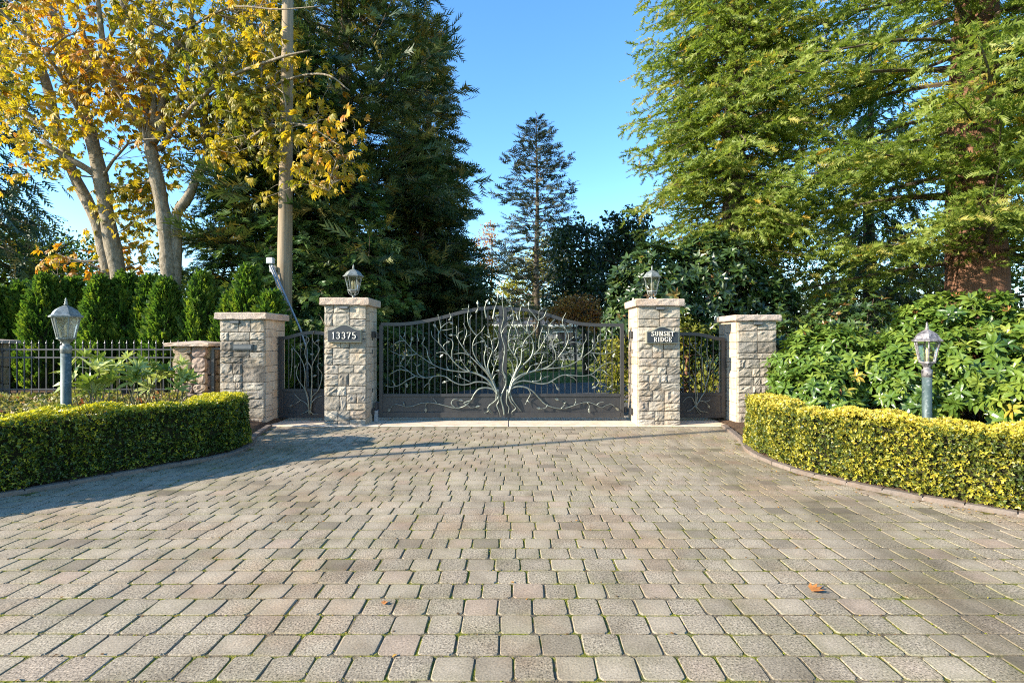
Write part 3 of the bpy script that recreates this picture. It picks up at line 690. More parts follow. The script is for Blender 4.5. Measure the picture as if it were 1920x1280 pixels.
# ------------------------------------------------------------------ lanterns
def lantern_head(root, z, R, mat, gmat, sides=6, bracket=True, s=1.0, rot=0.0):
    """Six-sided tapering lantern: base, bars, panes, roof, finial. z = bottom of the glass."""
    H_ = 0.225 * s; rb, rt = R * 0.60, R * 0.95
    a = np.arange(sides) * 2 * math.pi / sides + rot
    MB().lathe([(rb * 0.55, z - 0.05 * s), (rb * 0.9, z - 0.02 * s), (rb * 1.12, z - 0.012 * s), (rb * 1.12, z)], sides, rot=rot).build('base', mat, root)
    for k in range(sides):
        c, sn = math.cos(a[k]), math.sin(a[k])
        MB().tube([(rb * c, rb * sn, z), (rt * c, rt * sn, z + H_)], 0.0085 * s, 5).build('frame_bar', mat, root)
        k2 = (k + 1) % sides; c2, s2 = math.cos(a[k2]), math.sin(a[k2])
        f = 0.965
        V = [(rb * c * f, rb * sn * f, z + .002), (rb * c2 * f, rb * s2 * f, z + .002), (rt * c2 * f, rt * s2 * f, z + H_ - .002), (rt * c * f, rt * sn * f, z + H_ - .002)]
        link('pane', raw_mesh('pane', V, [(0, 1, 2, 3)], mat=gmat), root)
    zt = z + H_
    roof = MB().lathe([(rt * 0.9, zt - 0.004), (R * 1.18, zt), (R * 1.20, zt + 0.014 * s), (R * 1.0, zt + 0.032 * s), (R * 0.90, zt + 0.058 * s), (R * 0.72, zt + 0.088 * s), (R * 0.45, zt + 0.112 * s), (R * 0.22, zt + 0.128 * s), (R * 0.12, zt + 0.135 * s)], sides, rot=rot).build('roof', mat, root)
    zf = zt + 0.133 * s
    MB().lathe([(0.012 * s, zf), (0.022 * s, zf + 0.012 * s), (0.010 * s, zf + 0.024 * s), (0.017 * s, zf + 0.036 * s), (0.008 * s, zf + 0.05 * s), (0.012 * s, zf + 0.06 * s), (0.003 * s, zf + 0.085 * s)], 8).build('finial', mat, roof, smooth=True)
    for px, py in ((0, 0.0),) if not bracket else ((0.022, 0.0), (-0.014, 0.02), (-0.012, -0.02)):
        MB().lathe([(0.012 * s, z - 0.0), (0.011 * s, z + 0.085 * s), (0.014 * s, z + 0.10 * s), (0.013 * s, z + 0.13 * s), (0.003 * s, z + 0.155 * s)], 8, px, py).build('candle', M['candle'], root, smooth=True)
    if bracket:
        for k in range(sides):
            c, sn = math.cos(a[k]), math.sin(a[k])
            MB().tube(spline([(rb * 1.0 * c, rb * 1.0 * sn, z - 0.005), (rb * 0.85 * c, rb * 0.85 * sn, z - 0.06 * s), (rb * 0.35 * c, rb * 0.35 * sn, z - 0.095 * s), (0.012 * c, 0.012 * sn, z - 0.105 * s)], 8), 0.007 * s, 5).build('scroll_arm', mat, root)
def pillar_lantern(label, x, y, z):
    root = thing('pillar_lantern', label, 'lantern', (x, y, z), 'lanterns on the gate pillars')
    MB().lathe([(0.062, 0.0), (0.066, 0.012), (0.03, 0.024), (0.018, 0.045), (0.022, 0.07)], 14).build('foot', M['lantern'], root, smooth=True)
    lantern_head(root, 0.165, 0.148, M['lantern'], M['glass'], 6, True, 1.0, math.radians(12))
pillar_lantern('pewter lantern on top of the 13375 pillar', -2.75, 8.88, 2.13)
pillar_lantern('pewter lantern on top of the name plaque pillar', 2.43, 8.88, 2.11)
def lamp_post(label, x, y, ztop, gz, mat, gmat, rot, s, R, pr):
    root = thing('lamp_post', label, 'lamp post', (x, y, gz), 'garden lamp posts')
    zt = ztop - gz - 0.445 * s
    MB().lathe([(pr, -0.3), (pr, zt - 0.17)], 20).build('post', M['post'], root, smooth=True)
    q = pr / 0.062
    MB().lathe([(0.058 * q, zt - 0.171), (0.066 * q, zt - 0.168), (0.068 * q, zt - 0.095), (0.062 * q, zt - 0.088), (0.044 * q, zt - 0.08), (0.044 * q, zt - 0.06), (0.052 * q, zt - 0.052), (0.052 * q, zt - 0.045)], 20).build('collar', mat, root, smooth=True)
    for k in range(3):
        a = 2.1 * k + 4.0; MB().tube([(0.066 * q * math.cos(a), 0.066 * q * math.sin(a), zt - 0.13), (0.078 * q * math.cos(a), 0.078 * q * math.sin(a), zt - 0.13)], 0.006, 6).build('set_screw', mat, root)
    lantern_head(root, zt, R, mat, gmat, 6, False, s, rot)
lamp_post('green lamp post behind the dark clipped hedge by the iron fence', -4.93, 5.66, 1.885, 0.0, M['lantern'], M['frosted'], math.radians(22), 1.0, .134, .048)
lamp_post('blue-green lamp post with flaking lantern behind the golden hedge', 4.62, 5.70, 1.62, 0.0, M['lantern_worn'], M['glass'], math.radians(0), 1.0, .124, .046)

# ------------------------------------------------------------------ gates
GY = 9.0
def g4(p): return ((700 + p[0] * 0.203125 - 960) / FPX * GY, CAM_H + (640 - (540 + p[1] * 0.203125)) / FPX * GY)
def g5(p): return ((930 + p[0] * 0.203125 - 960) / FPX * GY, CAM_H + (640 - (540 + p[1] * 0.203125)) / FPX * GY)
def g6(p): return ((1260 + p[0] * 0.15625 - 960) / FPX * GY, CAM_H + (640 - (600 + p[1] * 0.15625)) / FPX * GY)
def g7(p): return ((400 + p[0] * 0.25 - 960) / FPX * GY, CAM_H + (640 - (480 + p[1] * 0.25)) / FPX * GY)

def branch_part(root, origin, conv, lines, r0=0.0185, r1=0.006, yoff=-0.05, wob=0.010):
    """A main bough with its side shoots as one forged piece."""
    b = MB()
    for k, ln in enumerate(lines):
        q = [conv(p) for p in ln]; n = max(8, len(q) * 5)
        yy = np.full(len(q), yoff) + RNG.normal(0, wob, len(q))
        s = spline([(x - origin[0], y - 0.0, z - origin[2]) for (x, z), y in zip(q, yy)], n)
        a, e = (r0, r1) if k == 0 else (r0 * 0.68, r1 * 0.85)
        b.tube(s, e + (a - e) * np.linspace(1, 0, len(s)) ** 1.5, 7)
    b.build('branch', M['verdigris'], root, smooth=True)
def leaf_part(root, origin, conv, p, ang, size=0.085, yoff=-0.065):
    x, z = conv(p); V = []
    prof = [(0, 0), (0.18, 0.16), (0.45, 0.27), (0.72, 0.19), (1.0, 0.0)]
    L = [(u * size, 0.012 * math.sin(u * 3), v * size) for u, v in prof] + [(u * size, 0.012 * math.sin(u * 3), -v * size) for u, v in prof[1:-1]]
    mid = [(u * size, 0.012 * math.sin(u * 3) - 0.010 * (0 < u < 1), 0) for u, v in prof]
    V = L + mid
    # 0..4 upper edge, 5..7 lower edge, 8..12 midrib
    q = [(8, 9, 1, 0), (9, 10, 2, 1), (10, 11, 3, 2), (11, 12, 4, 3), (8, 0, 5, 9), (9, 5, 6, 10), (10, 6, 7, 11), (11, 7, 4, 12)]
    ca, sa = math.cos(ang), math.sin(ang)
    F = np.array([(u * ca - v * sa, y, u * sa + v * ca) for u, y, v in V]); Bk = F + np.array([0, 0.006, 0])
    n = len(F); q2 = [tuple(n + i for i in reversed(f)) for f in q]
    ed = [0, 1, 2, 3, 4, 7, 6, 5]; side = [(ed[k], ed[(k + 1) % 8], n + ed[(k + 1) % 8], n + ed[k]) for k in range(8)]
    link('leaf', raw_mesh('leaf', np.concatenate([F, Bk]), q + q2 + side, mat=M['verdigris']), root, (x - origin[0], yoff, z - origin[2]))

def rail_strip(pts, th, y0, y1):
    """Curved flat rail; pts = top edge (x, z)."""
    p = np.asarray(pts); t = np.gradient(p, axis=0); t = norm(t); nrm = np.stack([t[:, 1], -t[:, 0]], 1)
    lo = p + nrm * th; n = len(p); b = MB()
    V = [(x, y0, z) for x, z in p] + [(x, y0, z) for x, z in lo] + [(x, y1, z) for x, z in lo] + [(x, y1, z) for x, z in p]
    q = [(r * n + k, ((r + 1) % 4) * n + k, ((r + 1) % 4) * n + k + 1, r * n + k + 1) for r in range(4) for k in range(n - 1)]
    b.add(V, quads=q, polys=[[0, 3 * n, 2 * n, n], [n - 1, 2 * n - 1, 3 * n - 1, 4 * n - 1]]); return b

TOP_L = spline([g4(p) for p in ((72, 318), (250, 318), (400, 304), (600, 265), (800, 212), (960, 180), (1070, 168), (1196, 162))], 40)
TOP_R = spline([g5(p) for p in ((66, 176), (180, 178), (300, 190), (500, 238), (640, 284), (760, 312), (900, 324), (1040, 327), (1180, 327))], 40)
def gate_leaf(label, top, xl, xr, wl, wr, zb):
    root = thing('driveway_gate', label, 'gate', (xl if abs(xl) > abs(xr) else xr, GY, 0), 'driveway gate leaves')
    ox = root.location.x; T = top.copy(); T[:, 0] -= ox; a, b = xl - ox, xr - ox; ztop = lambda x: float(np.interp(x, T[:, 0], T[:, 1]))
    rail_strip(T, 0.058, -0.03, 0.03).build('top_rail', M['iron'], root)
    MB().box(a, a + wl, -0.028, 0.028, zb, ztop(a + wl / 2) - 0.04, 0.004).build('stile', M['iron'], root)
    MB().box(b - wr, b, -0.028, 0.028, zb, ztop(b - wr / 2) - 0.04, 0.004).build('stile', M['iron'], root)
    zp0, zp1 = CAM_H - (772 - 640) / FPX * GY, CAM_H - (743.3 - 640) / FPX * GY
    MB().box(a + wl, b - wr, -0.030, 0.030, zb, zp0, 0.004).build('bottom_rail', M['iron'], root)
    MB().box(a + wl, b - wr, -0.030, 0.030, zp1, zp1 + 0.052, 0.004).build('middle_rail', M['iron'], root)
    MB().box(a + wl, b - wr, -0.010, 0.012, zp0, zp1).build('kick_panel', M['iron'], root)
    x = a + wl + 0.085; pm_ = None
    while x < b - wr - 0.04:
        zt = ztop(x) - 0.05
        MB().box(x - 0.007, x + 0.007, -0.007, 0.007, zp1 + 0.05, zt).build('picket', M['iron'], root); x += 0.1035
    for zz in (1.5, 0.2):                                            # hinge barrels
        s = -1 if abs(xl) > abs(xr) else 1
        MB().lathe([(0.02, zz - 0.05), (0.02, zz + 0.05)], 10, s * 0.035, 0.02).build('hinge', M['iron'], root)
    return root, (ox, GY, 0)
GL_root, GL_o = gate_leaf('left leaf of the dark steel tree gate with vine stem on its meeting stile', TOP_L, -2.33, g4((1196, 0))[0] - 0.003, 0.062, 0.072, 0.07)
GR_root, GR_o = gate_leaf('right leaf of the dark steel tree gate beside the name plaque pillar', TOP_R, g5((64, 0))[0] + 0.003, 1.965, 0.070, 0.065, 0.07)
LB = [
 [[(1140, 1000), (1138, 950), (1090, 925), (1030, 917), (975, 930), (935, 975), (905, 1030), (860, 1075), (800, 1100), (740, 1100), (660, 1080), (600, 1065), (520, 1052), (440, 1060), (370, 1085), (310, 1090), (260, 1075), (210, 1068), (175, 1090), (165, 1103)], [(760, 1098), (725, 1065), (735, 1032), (765, 1022), (790, 1028)], [(905, 1032), (860, 1046), (840, 1058), (870, 1075), (900, 1098), (945, 1096)], [(505, 1052), (488, 1075), (489, 1100)], [(290, 1085), (288, 1062), (280, 1045)], [(590, 1062), (575, 1035), (560, 1018)]],
 [[(1142, 990), (1138, 935), (1090, 898), (1030, 870), (950, 865), (880, 885), (810, 888), (740, 860), (680, 820), (620, 805), (550, 815), (480, 825), (400, 810), (330, 765), (270, 720), (215, 715)], [(480, 825), (430, 800), (405, 755), (405, 720), (380, 688)], [(405, 722), (440, 700)], [(390, 812), (320, 845), (250, 890), (180, 908), (110, 895)], [(205, 900), (195, 870), (180, 850)], [(555, 813), (520, 855), (522, 900), (524, 945)], [(520, 870), (490, 890), (472, 912)], [(330, 765), (250, 750), (190, 775), (150, 800)], [(745, 862), (710, 848), (680, 858)], [(890, 862), (820, 830), (760, 808)], [(815, 826), (800, 790)]],
 [[(1144, 985), (1132, 920), (1080, 860), (1000, 805), (900, 775), (800, 770), (700, 755), (620, 735), (540, 695), (470, 650), (400, 600), (340, 540), (290, 480), (245, 430)], [(405, 608), (330, 622), (260, 620), (200, 595), (165, 578)], [(302, 618), (290, 598), (272, 572)], [(375, 613), (345, 650), (310, 715)], [(545, 695), (510, 630), (495, 560), (450, 510)], [(455, 512), (470, 485), (482, 450)], [(342, 540), (350, 510), (355, 490)], [(262, 705), (258, 685), (272, 665)], [(300, 488), (250, 490), (200, 515), (180, 545)], [(285, 450), (296, 430), (294, 408)], [(425, 490), (418, 460), (408, 420)], [(700, 755), (685, 730), (676, 700)], [(575, 735), (530, 732), (508, 748)]],
 [[(1146, 980), (1120, 905), (1095, 850), (1040, 775), (960, 690), (890, 620), (830, 545), (790, 480), (775, 420), (772, 350)], [(893, 622), (830, 600), (770, 605), (738, 612)], [(895, 772), (850, 720), (820, 670), (805, 632)], [(822, 674), (795, 665), (762, 668)], [(970, 800), (950, 745), (915, 685)], [(832, 525), (855, 460), (905, 422)], [(855, 462), (865, 400), (835, 325)], [(785, 460), (790, 420), (830, 393)], [(785, 470), (770, 440), (742, 436)]],
 [[(1143, 975), (1060, 850), (960, 792), (880, 768), (820, 742), (760, 690), (700, 620), (640, 540), (600, 500), (550, 450), (538, 395)], [(742, 682), (725, 610), (740, 530), (728, 480), (690, 460), (655, 422)], [(690, 612), (640, 590), (588, 598)], [(612, 512), (605, 430), (625, 380), (618, 320), (600, 245)], [(630, 368), (665, 335), (705, 312)], [(635, 390), (690, 385), (745, 372)], [(608, 420), (600, 390), (585, 365)], [(645, 548), (660, 520), (672, 508)]],
 [[(1148, 975), (1115, 890), (1080, 800), (1060, 720), (1075, 650), (1100, 580), (1095, 510), (1075, 450), (1060, 375)], [(1100, 602), (1140, 550), (1156, 490), (1140, 420), (1118, 375)], [(1078, 455), (1050, 440), (1030, 420)], [(1096, 520), (1095, 490), (1102, 476)], [(1098, 575), (1080, 555), (1058, 548)]],
 [[(1146, 970), (1108, 865), (1050, 770), (970, 680), (925, 590), (920, 520), (950, 450), (1000, 400), (1032, 348)], [(955, 440), (905, 375), (890, 300), (912, 248)], [(925, 408), (885, 340), (872, 262), (878, 195), (820, 197)], [(930, 530), (950, 510), (985, 498)], [(880, 200), (884, 150)]],
 [[(1148, 965), (1100, 850), (1098, 800), (1120, 725), (1150, 640)], [(1118, 728), (1095, 690), (1090, 660)], [(1105, 840), (1125, 800), (1148, 785)]],
 [[(1147, 968), (1105, 850), (1045, 740), (1025, 640), (1038, 560), (1030, 490), (985, 445)]],
 [[(1143, 930), (1152, 1005), (1110, 1050), (1070, 1080), (1075, 1118), (1105, 1146)], [(1078, 1120), (1050, 1140), (1025, 1147)]],
 [[(1150, 930), (1160, 1030), (1142, 1080), (1160, 1130), (1175, 1182)]], [[(1140, 935), (1132, 1030), (1100, 1062), (1062, 1092), (1068, 1130), (1100, 1155)]],
 [[(1210, 1165), (1200, 1100), (1180, 1000), (1220, 900), (1225, 830), (1195, 750), (1205, 650), (1215, 560), (1190, 460), (1180, 380), (1205, 280), (1200, 200), (1190, 120), (1196, 90)], [(1222, 840), (1200, 790), (1172, 757)], [(1186, 420), (1205, 380), (1225, 352)], [(1212, 600), (1200, 580), (1195, 555)], [(1222, 860), (1205, 850), (1198, 822)]],
 [[(1105, 290), (1120, 200), (1140, 140), (1148, 92)], [(1133, 155), (1122, 130), (1108, 108)]], [[(1046, 280), (1030, 200), (1036, 165), (1041, 142)]], [[(950, 230), (962, 205), (970, 180), (966, 160)]], [[(704, 300), (722, 265), (706, 232)]]]
for ln in LB: branch_part(GL_root, GL_o, g4, ln)
for p, an in (((165, 1105), -2.2), ((790, 1028), -.2), ((945, 1096), .3), ((489, 1100), -1.6), ((680, 858), 3.5), ((355, 490), 1.2), ((272, 665), 1.0), ((915, 685), 2.9), ((742, 436), 3.1), ((585, 365), 2.3), ((705, 312), -.6), ((672, 508), .4), ((1102, 476), .3), ((1058, 548), 2.4), ((985, 498), .2), ((1172, 757), 3.3), ((1225, 352), .2), ((1196, 90), 1.5), ((1148, 92), 1.4), ((1041, 142), 1.0), ((966, 160), 1.6), ((620, 640), 0.8), ((312, 875), -1.5), ((1125, 265), .4)):
    leaf_part(GL_root, GL_o, g4, p, an)
RB = [
 [[(112, 1000), (118, 950), (150, 920), (210, 905), (280, 915), (340, 950), (400, 1015), (450, 1065), (520, 1095), (600, 1110), (670, 1095), (740, 1070), (800, 1055), (860, 1052), (920, 1075), (970, 1098), (1010, 1080), (1060, 1070), (1098, 1095)], [(295, 922), (318, 970), (290, 1030), (268, 1072)], [(290, 1035), (325, 1065)], [(478, 1072), (455, 1100), (415, 1108)], [(600, 1108), (635, 1060), (580, 1030)], [(625, 1065), (648, 1045)], [(720, 1075), (735, 1045), (728, 1018)], [(840, 1053), (858, 1080), (854, 1105)], [(925, 1078), (950, 1055), (990, 1045)]],
 [[(114, 990), (128, 930), (170, 880), (240, 855), (320, 862), (400, 880), (470, 875), (530, 845), (590, 810), (650, 798), (720, 805), (800, 808), (870, 795), (920, 760), (980, 710), (1040, 685), (1088, 700)], [(335, 860), (400, 850), (450, 820), (490, 812)], [(408, 842), (416, 810), (410, 780)], [(515, 860), (545, 885), (552, 905)], [(650, 800), (710, 825), (745, 860)], [(865, 797), (920, 830), (960, 880), (1020, 910), (1105, 935)], [(938, 850), (940, 875), (920, 905)], [(1045, 915), (1062, 895), (1080, 880)], [(918, 762), (980, 755), (1020, 790), (1060, 820)]],
 [[(116, 985), (135, 910), (160, 860), (220, 805), (310, 770), (400, 750), (500, 740), (600, 730), (680, 710), (760, 665), (820, 620), (880, 570), (930, 500), (980, 480), (1062, 468)], [(855, 592), (920, 600), (1000, 605), (1070, 590), (1105, 560)], [(1005, 605), (1012, 565), (995, 528)], [(890, 598), (915, 645), (936, 692)], [(938, 492), (938, 445), (965, 420)], [(1000, 474), (1012, 440), (1020, 405)], [(785, 645), (800, 570), (805, 520), (830, 480), (825, 425)], [(890, 560), (888, 530), (895, 510)], [(828, 752), (836, 725), (820, 690)], [(835, 735), (870, 725), (905, 715)], [(285, 782), (320, 720), (350, 707)], [(365, 758), (410, 690), (440, 600)], [(415, 692), (450, 675), (480, 668)], [(608, 728), (612, 690), (630, 655)]],
 [[(118, 982), (150, 890), (260, 795), (430, 745), (500, 710), (550, 660), (600, 600), (650, 520), (666, 440), (635, 375), (565, 355), (508, 370)], [(640, 380), (612, 320), (618, 280), (642, 230)], [(650, 522), (700, 500), (780, 510)], [(590, 612), (650, 592), (748, 606)], [(600, 608), (635, 612), (655, 635)], [(552, 655), (545, 590), (520, 530), (530, 480), (572, 455)], [(525, 545), (555, 515), (585, 508)], [(662, 500), (690, 470), (718, 448)]],
 [[(119, 978), (155, 865), (200, 770), (270, 690), (340, 620), (400, 560), (440, 490), (480, 420), (495, 340), (542, 288)], [(350, 610), (420, 595), (492, 598)], [(475, 432), (500, 420), (518, 418)], [(395, 565), (400, 460), (432, 358)], [(472, 425), (462, 400), (440, 393)]],
 [[(120, 975), (145, 880), (190, 760), (230, 680), (240, 560), (270, 480), (330, 420), (380, 360), (395, 270), (400, 210), (455, 195)], [(392, 300), (440, 268), (462, 215), (476, 198)], [(388, 305), (340, 240), (305, 200), (300, 172)], [(242, 585), (270, 562), (300, 555)]],
 [[(250, 710), (320, 640), (345, 560), (335, 480), (300, 420), (240, 340), (215, 260), (225, 200), (236, 158)], [(288, 405), (288, 340), (312, 260)], [(335, 510), (315, 500), (300, 502)]],
 [[(119, 970), (140, 870), (190, 740), (195, 660), (150, 590), (115, 520), (125, 400), (160, 300), (150, 200), (110, 120), (78, 88)], [(112, 500), (130, 478), (150, 474)], [(160, 600), (180, 490), (238, 418)], [(205, 450), (192, 385), (218, 328)], [(172, 620), (190, 560), (215, 545)]],
 [[(118, 968), (135, 880), (160, 790), (150, 700), (108, 638)], [(150, 832), (138, 800), (122, 785)]],
 [[(114, 930), (130, 1030), (175, 1090), (180, 1110), (148, 1140), (152, 1166)]], [[(118, 930), (150, 1020), (190, 1080), (236, 1137)]], [[(108, 930), (98, 1050), (120, 1100), (112, 1155)]],
 [[(205, 300), (190, 250), (196, 225)], [(170, 340), (195, 410), (200, 440)]]]
for ln in RB: branch_part(GR_root, GR_o, g5, ln)
for p, an in (((1098, 1095), -.8), ((415, 1108), 3.0), ((854, 1105), -1.5), ((580, 1030), 2.8), ((552, 905), -.9), ((920, 905), 3.6), ((350, 707), .3), ((895, 510), 1.8), ((655, 635), -.8), ((585, 508), .2), ((518, 418), .3), ((300, 502), 3.4), ((300, 172), 1.5), ((150, 474), .2), ((215, 545), .3), ((660, 350), .4), ((330, 330), .2), ((130, 265), .6), ((1075, 640), 1.2)):
    leaf_part(GR_root, GR_o, g5, p, an)
# gate operator arm box at the foot of the left pillar
op = thing('gate_operator', 'small grey gate motor box at the left hinge foot', 'gate motor', (-2.372, 8.98, 0))
MB().box(-0.035, 0.03, -0.06, 0.12, 0.0, 0.20, 0.008).build('housing', M['galv'], op)
MB().box(-0.025, 0.02, -0.05, 0.10, 0.20, 0.34, 0.008).build('cover', M['black_iron'], op)

def side_gate(label, xl, xr, top, zk, conv, branches, leaves, hinge_left, zb=0.06):
    root = thing('garden_gate', label, 'gate', (xl if hinge_left else xr, GY, 0), 'narrow gates beside the drive'); ox = root.location.x
    a, b = xl - ox, xr - ox; T = spline(top, 24); T[:, 0] -= ox; ztop = lambda x: float(np.interp(x, T[:, 0], T[:, 1]))
    rail_strip(T, 0.058, -0.028, 0.028).build('top_rail', M['iron'], root)
    for x0, x1 in ((a, a + 0.075), (b - 0.075, b)):
        MB().box(x0, x1, -0.026, 0.026, zb, ztop((x0 + x1) / 2) - 0.04, 0.004).build('stile', M['iron'], root)
    MB().box(a + 0.075, b - 0.075, -0.028, 0.028, zb, zb + 0.09, 0.004).build('bottom_rail', M['iron'], root)
    MB().box(a + 0.075, b - 0.075, -0.028, 0.028, zk, zk + 0.05, 0.004).build('middle_rail', M['iron'], root)
    MB().box(a + 0.075, b - 0.075, -0.010, 0.012, zb + 0.09, zk).build('kick_panel', M['iron'], root)
    x = a + 0.17
    while x < b - 0.11:
        MB().box(x - 0.007, x + 0.007, -0.007, 0.007, zk + 0.05, ztop(x) - 0.05).build('picket', M['iron'], root); x += 0.104
    for ln in branches: branch_part(root, (ox, GY, 0), conv, ln, 0.012, 0.0055)
    for p, an in leaves: leaf_part(root, (ox, GY, 0), conv, p, an, 0.075)
    MB().box(*((b - 0.05, b - 0.01) if hinge_left else (a + 0.01, a + 0.05)), -0.06, -0.026, 0.9, 1.02, 0.004).build('latch', M['black_iron'], root)
side_gate('narrow dark steel gate between the stained pillar and the 13375 pillar', -4.095, -3.165, [(-4.095, 1.485), (-3.95, 1.495), (-3.75, 1.55), (-3.55, 1.585), (-3.35, 1.575), (-3.165, 1.54)], 0.52, g7,
 [[[(728, 1185), (722, 1090), (692, 1000), (650, 930), (632, 870), (650, 800)]], [[(732, 1185), (716, 1060), (695, 980), (702, 880), (680, 800), (650, 740), (620, 700), (588, 662)], [(690, 830), (712, 790)]],
  [[(736, 1185), (742, 1000), (746, 900), (740, 830), (710, 780), (695, 720), (712, 660), (725, 625), (700, 600), (640, 588)]], [[(738, 1180), (744, 960), (745, 830), (775, 760), (803, 705), (793, 675), (765, 650), (748, 610), (762, 562)], [(765, 655), (778, 640)]],
  [[(738, 1150), (745, 1060), (770, 1030), (802, 990), (820, 890), (800, 845), (785, 815), (815, 798)]], [[(728, 1150), (705, 1100), (655, 1072), (615, 1030)], [(660, 1078), (640, 1095), (605, 1112)]], [[(736, 1160), (750, 1095), (780, 1060), (822, 1045)]],
  [[(726, 1150), (705, 1165), (660, 1182)]], [[(738, 1160), (760, 1182), (798, 1183)]], [[(600, 690), (596, 800), (588, 920)]]],
 [((765, 735), 3.2), ((655, 675), .7), ((605, 1112), 3.6), ((778, 640), .3), ((615, 840), 1.0), ((755, 900), .3)], True)
side_gate('narrow dark steel gate between the name plaque pillar and the low pillar', 2.845, 3.745, [(2.845, 1.545), (3.0, 1.56), (3.25, 1.555), (3.45, 1.52), (3.6, 1.48), (3.745, 1.462)], 0.45, g6,
 [[[(268, 1050), (272, 900), (250, 760), (200, 660), (168, 618)], [(215, 690), (190, 720)]], [[(272, 1050), (292, 880), (272, 780), (268, 700), (235, 600)]], [[(275, 1040), (340, 920), (392, 830), (380, 720), (350, 560), (350, 460), (310, 400), (260, 350), (225, 310)], [(310, 405), (318, 340), (335, 290)]],
  [[(385, 800), (430, 660), (442, 520), (410, 420), (400, 330)], [(440, 540), (465, 490), (490, 430)]], [[(268, 1010), (220, 920), (160, 930), (115, 985)]], [[(275, 1010), (330, 965), (390, 980), (415, 1005)], [(385, 978), (415, 965), (442, 948)]],
  [[(266, 1020), (222, 1068), (165, 1088)]], [[(272, 1030), (300, 1090), (335, 1128)]], [[(276, 1030), (330, 1085), (385, 1092), (432, 1112)]]],
 [((290, 285), 2.8), ((415, 1010), -1.0), ((400, 575), 1.2), ((225, 310), 2.2)], False)

# low barred panel and fieldstone piers of the left fence
def pier(label, X0, X1, Y0, D_, H_, seed, zb):
    r = np.random.default_rng(seed); W_ = X1 - X0
    root = thing('fieldstone_pier', label, 'stone pier', ((X0 + X1) / 2, Y0 + D_ / 2, zb), 'fieldstone piers of the fence')
    faces_of(r, root, W_, D_, H_ - zb, -0.35, M['field'], M['field'], (0.13, 0.12), (0.34, 0.34), 0.028, 0.024, 0.4, 0.07)
    cap_mesh(r, W_ + 0.20, D_ + 0.20, H_ - zb, H_ - zb + 0.062, 0.045).build('cap', M['cap'], root)
pier('fieldstone pier with slab cap next to the stained pillar', -6.13, -5.53, 9.25, 0.6, 1.31, 31, 0.3)
pier('fieldstone pier at the far end of the iron fence', -10.45, -9.78, 9.35, 0.65, 1.36, 37, 0.3)
pn = thing('barred_panel', 'short barred steel panel beside the fieldstone pier', 'fence panel', (-5.46, 9.32, 0.2), None)
MB().box(0, 0.05, -0.025, 0.025, -0.1, 1.09, 0.004).build('post', M['iron'], pn)
MB().box(0.05, 0.64, -0.02, 0.02, 1.05, 1.09, 0.004).build('rail', M['iron'], pn)
MB().box(0.05, 0.64, -0.02, 0.02, 0.22, 0.265, 0.004).build('rail', M['iron'], pn)
for x in (0.16, 0.28, 0.40, 0.52): MB().box(x - 0.01, x + 0.01, -0.01, 0.01, 0.265, 1.05).build('bar', M['iron'], pn)
fn = thing('iron_fence', 'black iron fence with spear tips between the two fieldstone piers', 'fence', (-7.75, 9.62, 0.3))
for z in (1.245, 1.095, 0.50):
    MB().box(-2.04, 1.67, -0.014, 0.014, z - 0.31, z - 0.283, 0.003).build('rail', M['black_iron'], fn)
for k in range(27):
    x = -1.96 + k * 0.1375
    pk = MB().box(x - 0.0085, x + 0.0085, -0.0085, 0.0085, -0.1, 1.045).build('picket', M['black_iron'], fn)
    MB().lathe([(0.008, 1.045), (0.017, 1.065), (0.010, 1.085), (0.001, 1.13)], 5, x, 0).build('spear_tip', M['black_iron'], pk)
# ------------------------------------------------------------------ utility pole and its stay
up = thing('utility_pole', 'tall bare wooden utility pole behind the narrow left gate', 'utility pole', (-5.06, 11.4, 0))
MB().tube([(-0.03, 0, -0.3), (0.0, 0, 3), (0.05, 0, 7), (0.085, 0, 11)], [0.172, 0.158, 0.128, 0.105], 18).build('shaft', M['pole'], up, smooth=True)
MB().box(-0.25, -0.14, -0.19, -0.10, 2.92, 3.06, 0.008).build('meter_box', M['white_box'], up)
MB().tube(spline([(-0.15, -0.19, 2.95), (-0.06, -0.20, 2.5), (0.1, -0.2, 2.05), (0.16, -0.19, 1.6), (0.17, -0.18, 0.2)], 16), 0.012, 6).build('cable', M['black_iron'], up, smooth=True)
st = thing('stay_strut', 'leaning galvanised pole with a square head beside the utility pole', 'metal strut', (-4.55, 11.0, 0))
a0, a1 = P(573, 640, 11.0) - np.array([-4.55, 11.0, 0]), P(508, 492, 11.0) - np.array([-4.55, 11.0, 0])
MB().tube([(a0[0] + .02, 0.12, -0.1), a0 + (0, .04, -.15), a0 + (a1 - a0) * .15, a1], 0.024, 10).build('pipe', M['galv'], st, smooth=True)
MB().tube([a0 + (a1 - a0) * 0.42 + (-0.045, -0.05, 0), a1 + (0.0, -0.05, -0.08)], 0.020, 10).build('pipe', M['galv'], st, smooth=True)
MB().box(a1[0] - 0.075, a1[0] + 0.06, -0.06, 0.06, a1[2] - 0.03, a1[2] + 0.10, 0.01).build('head', M['white_box'], st)
# a second pole stands out of frame by the road on the left; its thin shadow crosses the drive
rp = thing('road_sign_post', 'slim steel post by the road left of the drive', 'post', (-10.6, 3.25, 0))
MB().tube([(0, 0, -0.2), (0, 0, 6.2)], 0.055, 10).build('shaft', M['galv'], rp, smooth=True)

